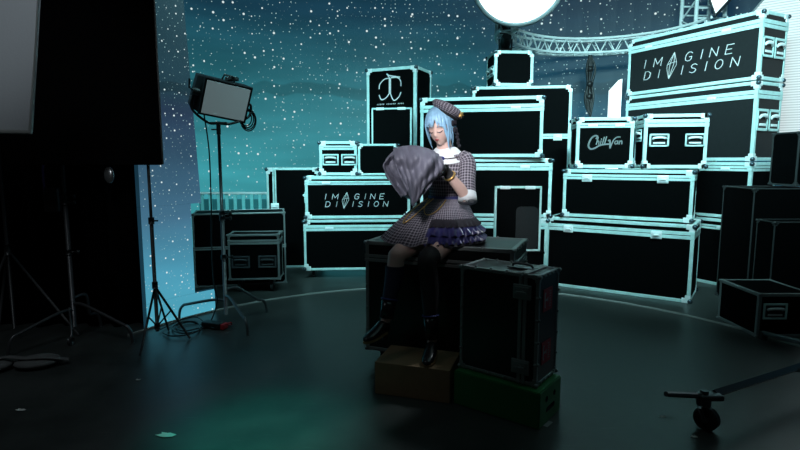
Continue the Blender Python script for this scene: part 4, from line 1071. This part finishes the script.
hair = pp('hair', g, 'hair_blue')
# hair ribbons
for s_ in (-1, 1):
    p = hsurf(s_ * R(92), 1.25, 1.10); g = G()
    for dx, dzz in ((.016, .016), (-.016, .012), (.010, -.03), (-.012, -.035)): g.sphere(p + hy * dx + hz * dzz, (.012, .017, .020), 10, 6)
    if s_ > 0:
        for q_ in range(6): g.sphere(p - hy * .01 - hz * (.045 + .019 * q_) + hx * .006 * (q_ % 2), .0115, 8, 6)
    pp('hair_ribbon', g, 'lace_black')
# beret
bn = (hz * .70 + PL * .42 - hy * .48).normalized(); bc = HEc + hz * .088 + hx * .040 - hy * .036
bt = bn.orthogonal().normalized(); bb = bn.cross(bt)
rings = []
for r, z in ((.070, -.012), (.088, -.006), (.106, .010), (.112, .024), (.104, .038), (.075, .050), (.035, .055), (.004, .056)):
    rings.append([bc + bt * (r * cos(2*pi*k/40)) + bb * (r * sin(2*pi*k/40)) + bn * z for k in range(40)])
bt_o = pp('beret', G().rings(rings, cap0=True, uvscale=(.62, .22)), 'plaid')
pp('band', G().tube([bc + bt * (.073 * cos(2*pi*k/40)) + bb * (.073 * sin(2*pi*k/40)) + bn * -.012 for k in range(40)], .011, 8, closed=True), 'black_cloth', parent=bt_o)
def star(c, n, r, th=.004):
    u = n.orthogonal().normalized(); w_ = n.cross(u); g = G(); pts = []
    for k in range(12): rr = r if k % 2 == 0 else r * .45; pts.append(c + u * rr * cos(pi*k/6) + w_ * rr * sin(pi*k/6))
    g.add(pts + [c + n * th * 1.6, c - n * th], [(k, (k + 1) % 12, 12) for k in range(12)] + [((k + 1) % 12, k, 13) for k in range(12)]); return g
sd = (hx * .85 + hy * .05 - bn * .2); sd = (sd - bn * sd.dot(bn)).normalized()
pp('star_pin', star(bc + sd * .113 + bn * .024, (sd + V((0, -.6, 0))).normalized(), .026), 'gold', False, parent=bt_o)

# jacket, sleeves, collar
rg = [oval(WA + UP * -.02, .122, .096, 44), oval(WA + UP * .03, .120, .094, 44), oval(WA.lerp(CH, .5), .138, .110, 44), oval(CH, .150, .120, 44), oval(CH.lerp(NB, .55), .162, .100, 44), oval(CH.lerp(NB, .8), .140, .082, 44), oval(NB + UP * -.005, .075, .066, 44)]
jk = pp('jacket', G().rings(rg, uvscale=(.9, .34)), 'plaid')
for sh, el in ((SHL, ELL), (SHR, ELR)):
    d = el - sh; ow = (sh - NB); ow.z = 0; ow.normalize()
    P = catmull([sh - ow * .080 - UP * .020, sh - ow * .018 + UP * .016, sh + ow * .006 + d * .10, sh + ow * .004 + d * .32, sh.lerp(el, .62), sh.lerp(el, .94)], 4)
    rs_ = [.016, .040, .053, .055, .054, .055]; q_ = []
    for k in range(5): q_ += [rs_[k] + (rs_[k + 1] - rs_[k]) * m_ / 4 for m_ in range(4)]
    pp('sleeve', G().tube(P, q_ + [rs_[-1]], 20, caps=True), 'plaid', parent=jk)
    dn_ = d.normalized(); g = G(); e = sh.lerp(el, .92)
    g.tube([e - dn_ * .012, e - dn_ * .010, e + dn_ * .030, e + dn_ * .050, e + dn_ * .050], [.046, .056, .060, .062, .042], 18); pp('cuff', g, 'white_cloth', parent=jk)
def collar_ring(u, off=0.0, n=48):
    out = []
    for k in range(n):
        th = 2 * pi * k / n; f, l = cos(th), sin(th)
        ro_l, ro_f = .142, (.124 if f > 0 else .105)
        notch = .0 if f < .86 else (f - .86) / .14 * .06
        a = .064 + (ro_l - .064) * u; c_ = .060 + (ro_f - .060) * u
        z = NB.z + .020 - .050 * u ** 1.3 - (.050 * u * max(0, f)) - .022 * u * abs(l) + off + .010
        out.append(V((NB.x, NB.y, 0)) + PL * (a * l) + PF * (c_ * f) + UP * z)
    return out
g = G(); g.rings([collar_ring(u) for u in (0, .15, .35, .6, .8, 1.0)] + [collar_ring(1.0, -.008)])
co = pp('collar', g, 'white_cloth')
for u in (.80,):
    pp('stripe', G().tube(collar_ring(u, .004), .0042, 6, closed=True), 'lash', parent=co)
kn_ = V((NB.x, NB.y, 0)) + PF * .116 + UP * (NB.z - .046); g = G()
for s_ in (-1, 1):
    g.sphere(kn_ + PL * (.026 * s_), (.024, .013, .015), 12, 8); g.tube([kn_, kn_ + PL * (.020 * s_) - UP * .035 + PF * .006, kn_ + PL * (.026 * s_) - UP * .060 + PF * .006], [.006, .011, .014], 8)
g.tube([V((NB.x, NB.y, 0)) + PL * (.058 * sin(2*pi*k/24)) + PF * (.056 * cos(2*pi*k/24)) + UP * (NB.z + .022) for k in range(24)], .010, 8, closed=True)
bow = pp('neck_bow', g, 'navy_cloth'); pp('brooch', star(kn_ + PF * .020, (PF + V((0, -.3, 0))).normalized(), .022), 'gold', False, parent=bow)

# skirt
HEM = [(-180, .20, .885), (-120, .25, .885), (-80, .36, .885), (-50, .46, .88), (-25, .475, .872), (-5, .435, .862), (12, .375, .885), (30, .345, .878), (50, .295, .880), (70, .275, .883), (110, .23, .885), (180, .20, .885)]
def hem(th):
    for (a, r0, z0), (b_, r1, z1) in zip(HEM[:-1], HEM[1:]):
        if a <= th <= b_:
            u = (th - a) / (b_ - a); u = u * u * (3 - 2 * u); return r0 + (r1 - r0) * u, z0 + (z1 - z0) * u
def skirt(th, t, off=0.0, amp=0.0, freq=26):
    r, z = hem(max(-180, min(180, th))); f, l = cos(R(th)), sin(R(th))
    w_ = V((WA.x, WA.y, 0)) + PF * (.098 * f) + PL * (.124 * l) + UP * (WA.z - .005)
    h = V((PP.x, PP.y, 0)) + PF * (r * f) + PL * (r * l) + UP * z
    c = w_.lerp(h, .50); c.z = 1.05 + .01 * f
    p = w_ * (1 - t) ** 2 + c * (2 * t * (1 - t)) + h * (t * t)
    out = (PF * f + PL * l + UP * .55).normalized()
    return p + out * (off + amp * t * sin(R(th) * freq))
def sk_patch(t0, t1, a0, a1, off=0, amp=.0, freq=26, n=60, m=14, us=(1, 1), flare=0):
    return G().rings([[skirt(a0 + (a1 - a0) * i / n, t0 + (t1 - t0) * j / m, off + flare * (j / m), amp * (.25 + .75 * j / m) * (1 if not flare else (j / m)), freq) for i in range(n + 1)] for j in range(m + 1)], closed=False, uvscale=us)
sk = pp('skirt', sk_patch(0, 1, -180, 8, .004, .010, 22, 110, 18, (1.4, .50)), 'plaid_skirt')
pp('side_panel', sk_patch(0, .64, 7, 180, .004, .006, 22, 80, 12, (1.1, .34)), 'plaid_skirt', parent=sk)
pp('lace_trim', sk_patch(.56, .74, 6, 180, .010, .012, 40, 140, 5, flare=.012), 'lace_black', parent=sk)
pp('ruffle', sk_patch(.66, .90, 6, 180, .008, .020, 34, 170, 8, flare=.020), 'satin_purple', parent=sk)
pp('ruffle', sk_patch(.82, 1.03, 6, 180, .002, .020, 37, 170, 8, flare=.016), 'satin_purple', parent=sk)
pp('lace_trim', sk_patch(.98, 1.06, 8, 170, .004, .012, 44, 170, 4, flare=.01), 'lace_black', parent=sk)
pp('belt', G().rings([oval(WA + UP * -.030, .129, .103, 44), oval(WA + UP * -.015, .131, .105, 44), oval(WA + UP * .012, .129, .103, 44)]), 'navy_cloth')
ch1 = [skirt(-22 + 44 * k / 24, .06 + .40 * sin(pi * k / 24), .016) for k in range(25)]
ch2 = [skirt(-34 + 22 * k / 24, .04 + .62 * sin(pi * k / 24) ** .9, .018) for k in range(25)]
for c_ in (ch1, ch2): pp('gold_chain', G().tube(c_, .0034, 6), 'gold', parent=sk)

# gloves and bracelet
hg = hand_geo(WRL, HLd, HLn, .55, .0032, 1); fd = (WRL - ELL).normalized(); hg.tube([WRL - fd * .055, WRL - fd * .02, WRL + fd * .012], [.0315, .0285, .030], 16)
gl = pp('glove', hg, 'black_cloth')
pp('bracelet', G().tube([WRL - fd * .062 + (fd.orthogonal().normalized() * cos(2*pi*k/20) + fd.cross(fd.orthogonal().normalized()) * sin(2*pi*k/20)) * .034 for k in range(20)], .006, 8, closed=True), 'gold', parent=gl)
hg = hand_geo(WRR, HRd, HRn, .35, .0032, 1); fd = (WRR - ELR).normalized(); hg.tube([WRR - fd * .055, WRR - fd * .02, WRR + fd * .012], [.0315, .0285, .030], 16)
pp('glove', hg, 'black_cloth')

# stockings, socks, boots
def leg_cover(name, kn, an, hi, t_up, m):
    g = G(); cf = kn.lerp(an, .33) - (PF * .012)
    if t_up > 0: pts = [kn.lerp(hi, t_up), kn, cf, kn.lerp(an, .7), an]; rs = [.0665, .0592, .0585, .0445, .039]
    else: pts = [kn.lerp(an, -t_up), cf, kn.lerp(an, .7), an]; rs = [.0600, .0590, .0445, .039]
    P = catmull(pts, 6); q = []
    for i in range(len(rs) - 1): q += [rs[i] + (rs[i + 1] - rs[i]) * j / 6 for j in range(6)]
    g.tube(P, q + [rs[-1]], 20); return pp(name, g, m)
leg_cover('stocking', KNL, ANL, HIL, .13, 'sheer_black'); leg_cover('sock', KNR, ANR, HIR, -.16, 'sock_navy')
def boot(kn, an, to, ground_z=None):
    g = G(); up = (kn - an).normalized(); fw = (to - an); fw = (fw - up * fw.dot(up)); fw.normalize(); sl = fw.cross(up).normalized()
    top = an.lerp(kn, .28)
    rings = []
    for c, a, b_ in ((top, .047, .050), (an.lerp(kn, .14), .042, .046), (an, .040, .046)):
        rings.append([c + sl * (a * cos(2*pi*k/24)) + fw * (b_ * sin(2*pi*k/24)) for k in range(24)])
    g.rings(rings, True, True)
    heel = an - up * .075 - fw * .022
    P = [heel + up * .028, heel.lerp(to, .35) + up * .030, heel.lerp(to, .7) + up * .016, to + up * .006]
    ax = (to - heel).normalized(); nz = sl.cross(ax).normalized()
    if nz.dot(up) < 0: nz = -nz
    rings = []
    for (c, a, h_) in ((heel - ax * .012 + nz * .022, .018, .014), (heel + nz * .034, .034, .038), (heel + ax * .05 + nz * .036, .037, .042), (heel + ax * .10 + nz * .024, .040, .028), (heel + ax * .15 + nz * .018, .038, .021), (heel + ax * .185 + nz * .014, .026, .014), (heel + ax * .20 + nz * .011, .010, .007)):
        rings.append([c + sl * (a * cos(2*pi*k/24)) + nz * (h_ * sin(2*pi*k/24)) for k in range(24)])
    g.rings(rings, True, True)
    bo = pp('boot', g, 'boot_leather')
    g = G(); rings = []
    for s_ in (.02, .06, .10, .15, .185, .203):
        wd = {.02: .030, .06: .034, .10: .039, .15: .038, .185: .027, .203: .010}[s_]; c = heel + ax * s_ - nz * .002
        rings.append([c - sl * wd + nz * .005, c + sl * wd + nz * .005, c + sl * wd - nz * .007, c - sl * wd - nz * .007])
    g.rings(rings, True, True); pp('sole', g, 'sole_tan', False, parent=bo)
    hl = heel + ax * .005; pp('heel', G().tube([hl + nz * .012, hl - up * .03 + nz * .0, hl - up * .055], [.024, .018, .014], 12), 'boot_leather', parent=bo)
    pp('ankle_band', G().tube([an.lerp(kn, .30) + sl * (.048 * cos(2*pi*k/24)) + fw * (.051 * sin(2*pi*k/24)) for k in range(24)], .006, 8, closed=True), 'navy_cloth', parent=bo)
boot(KNL, ANL, TOL); boot(KNR, ANR, TOR)

# the cloth held up in both hands: a sheet with two hanging folds
def sheet(ctl, dep, ph):
    nr = len(ctl); rows = [catmull([at(px, py, dep[i][j]) for j, (px, py) in enumerate(r)], 8) for i, r in enumerate(ctl)]
    cols = [catmull([rows[i][k] for i in range(nr)], 8) for k in range(len(rows[0]))]
    return [[cols[k][j] + V((0, .012 * sin(k * .55 + j * .3 + ph) + .006 * sin(k * 1.3 - j * .5), 0)) for k in range(len(cols))] for j in range(len(cols[0]))]
grid = sheet([[(393, 149), (402, 147), (414, 146), (427, 149), (436, 153), (441, 158)],
              [(394, 157), (404, 158), (415, 157), (428, 158), (437, 161), (444, 166)],
              [(396, 167), (404, 168), (413, 170), (425, 172), (435, 173), (441, 174)],
              [(401, 180), (406, 181), (413, 184), (421, 184), (428, 183), (433, 182)],
              [(407, 192), (409, 193), (413, 206), (416, 202), (420, 197), (424, 193)]],
             [[3.22, 3.20, 3.17, 3.14, 3.12, 3.11], [3.14, 3.10, 3.05, 3.03, 3.07, 3.11], [3.14, 3.12, 3.06, 3.02, 3.09, 3.12], [3.13, 3.10, 3.04, 3.02, 3.08, 3.11], [3.13, 3.10, 3.06, 3.05, 3.07, 3.09]], 0)
wing = sheet([[(393, 152), (398, 151), (404, 150)], [(386, 160), (392, 161), (402, 160)], [(383, 167), (391, 171), (402, 170)], [(390, 182), (397, 184), (405, 182)], [(401, 197), (404, 196), (409, 194)]],
             [[3.24, 3.22, 3.20], [3.20, 3.24, 3.19], [3.17, 3.25, 3.19], [3.18, 3.25, 3.19], [3.19, 3.20, 3.17]], 2)
o = obj('held_cloth', G().rings(grid, closed=False).rings(wing, closed=False), MATS['shawl_grey'], smooth=True)
md = o.modifiers.new('thick', 'SOLIDIFY'); md.thickness = .006
origin_to(o, sum((p for r in grid for p in r), V()) / sum(len(r) for r in grid))
tag(o, 'crumpled grey-lavender cloth held up in the hands of the seated person', 'cloth')
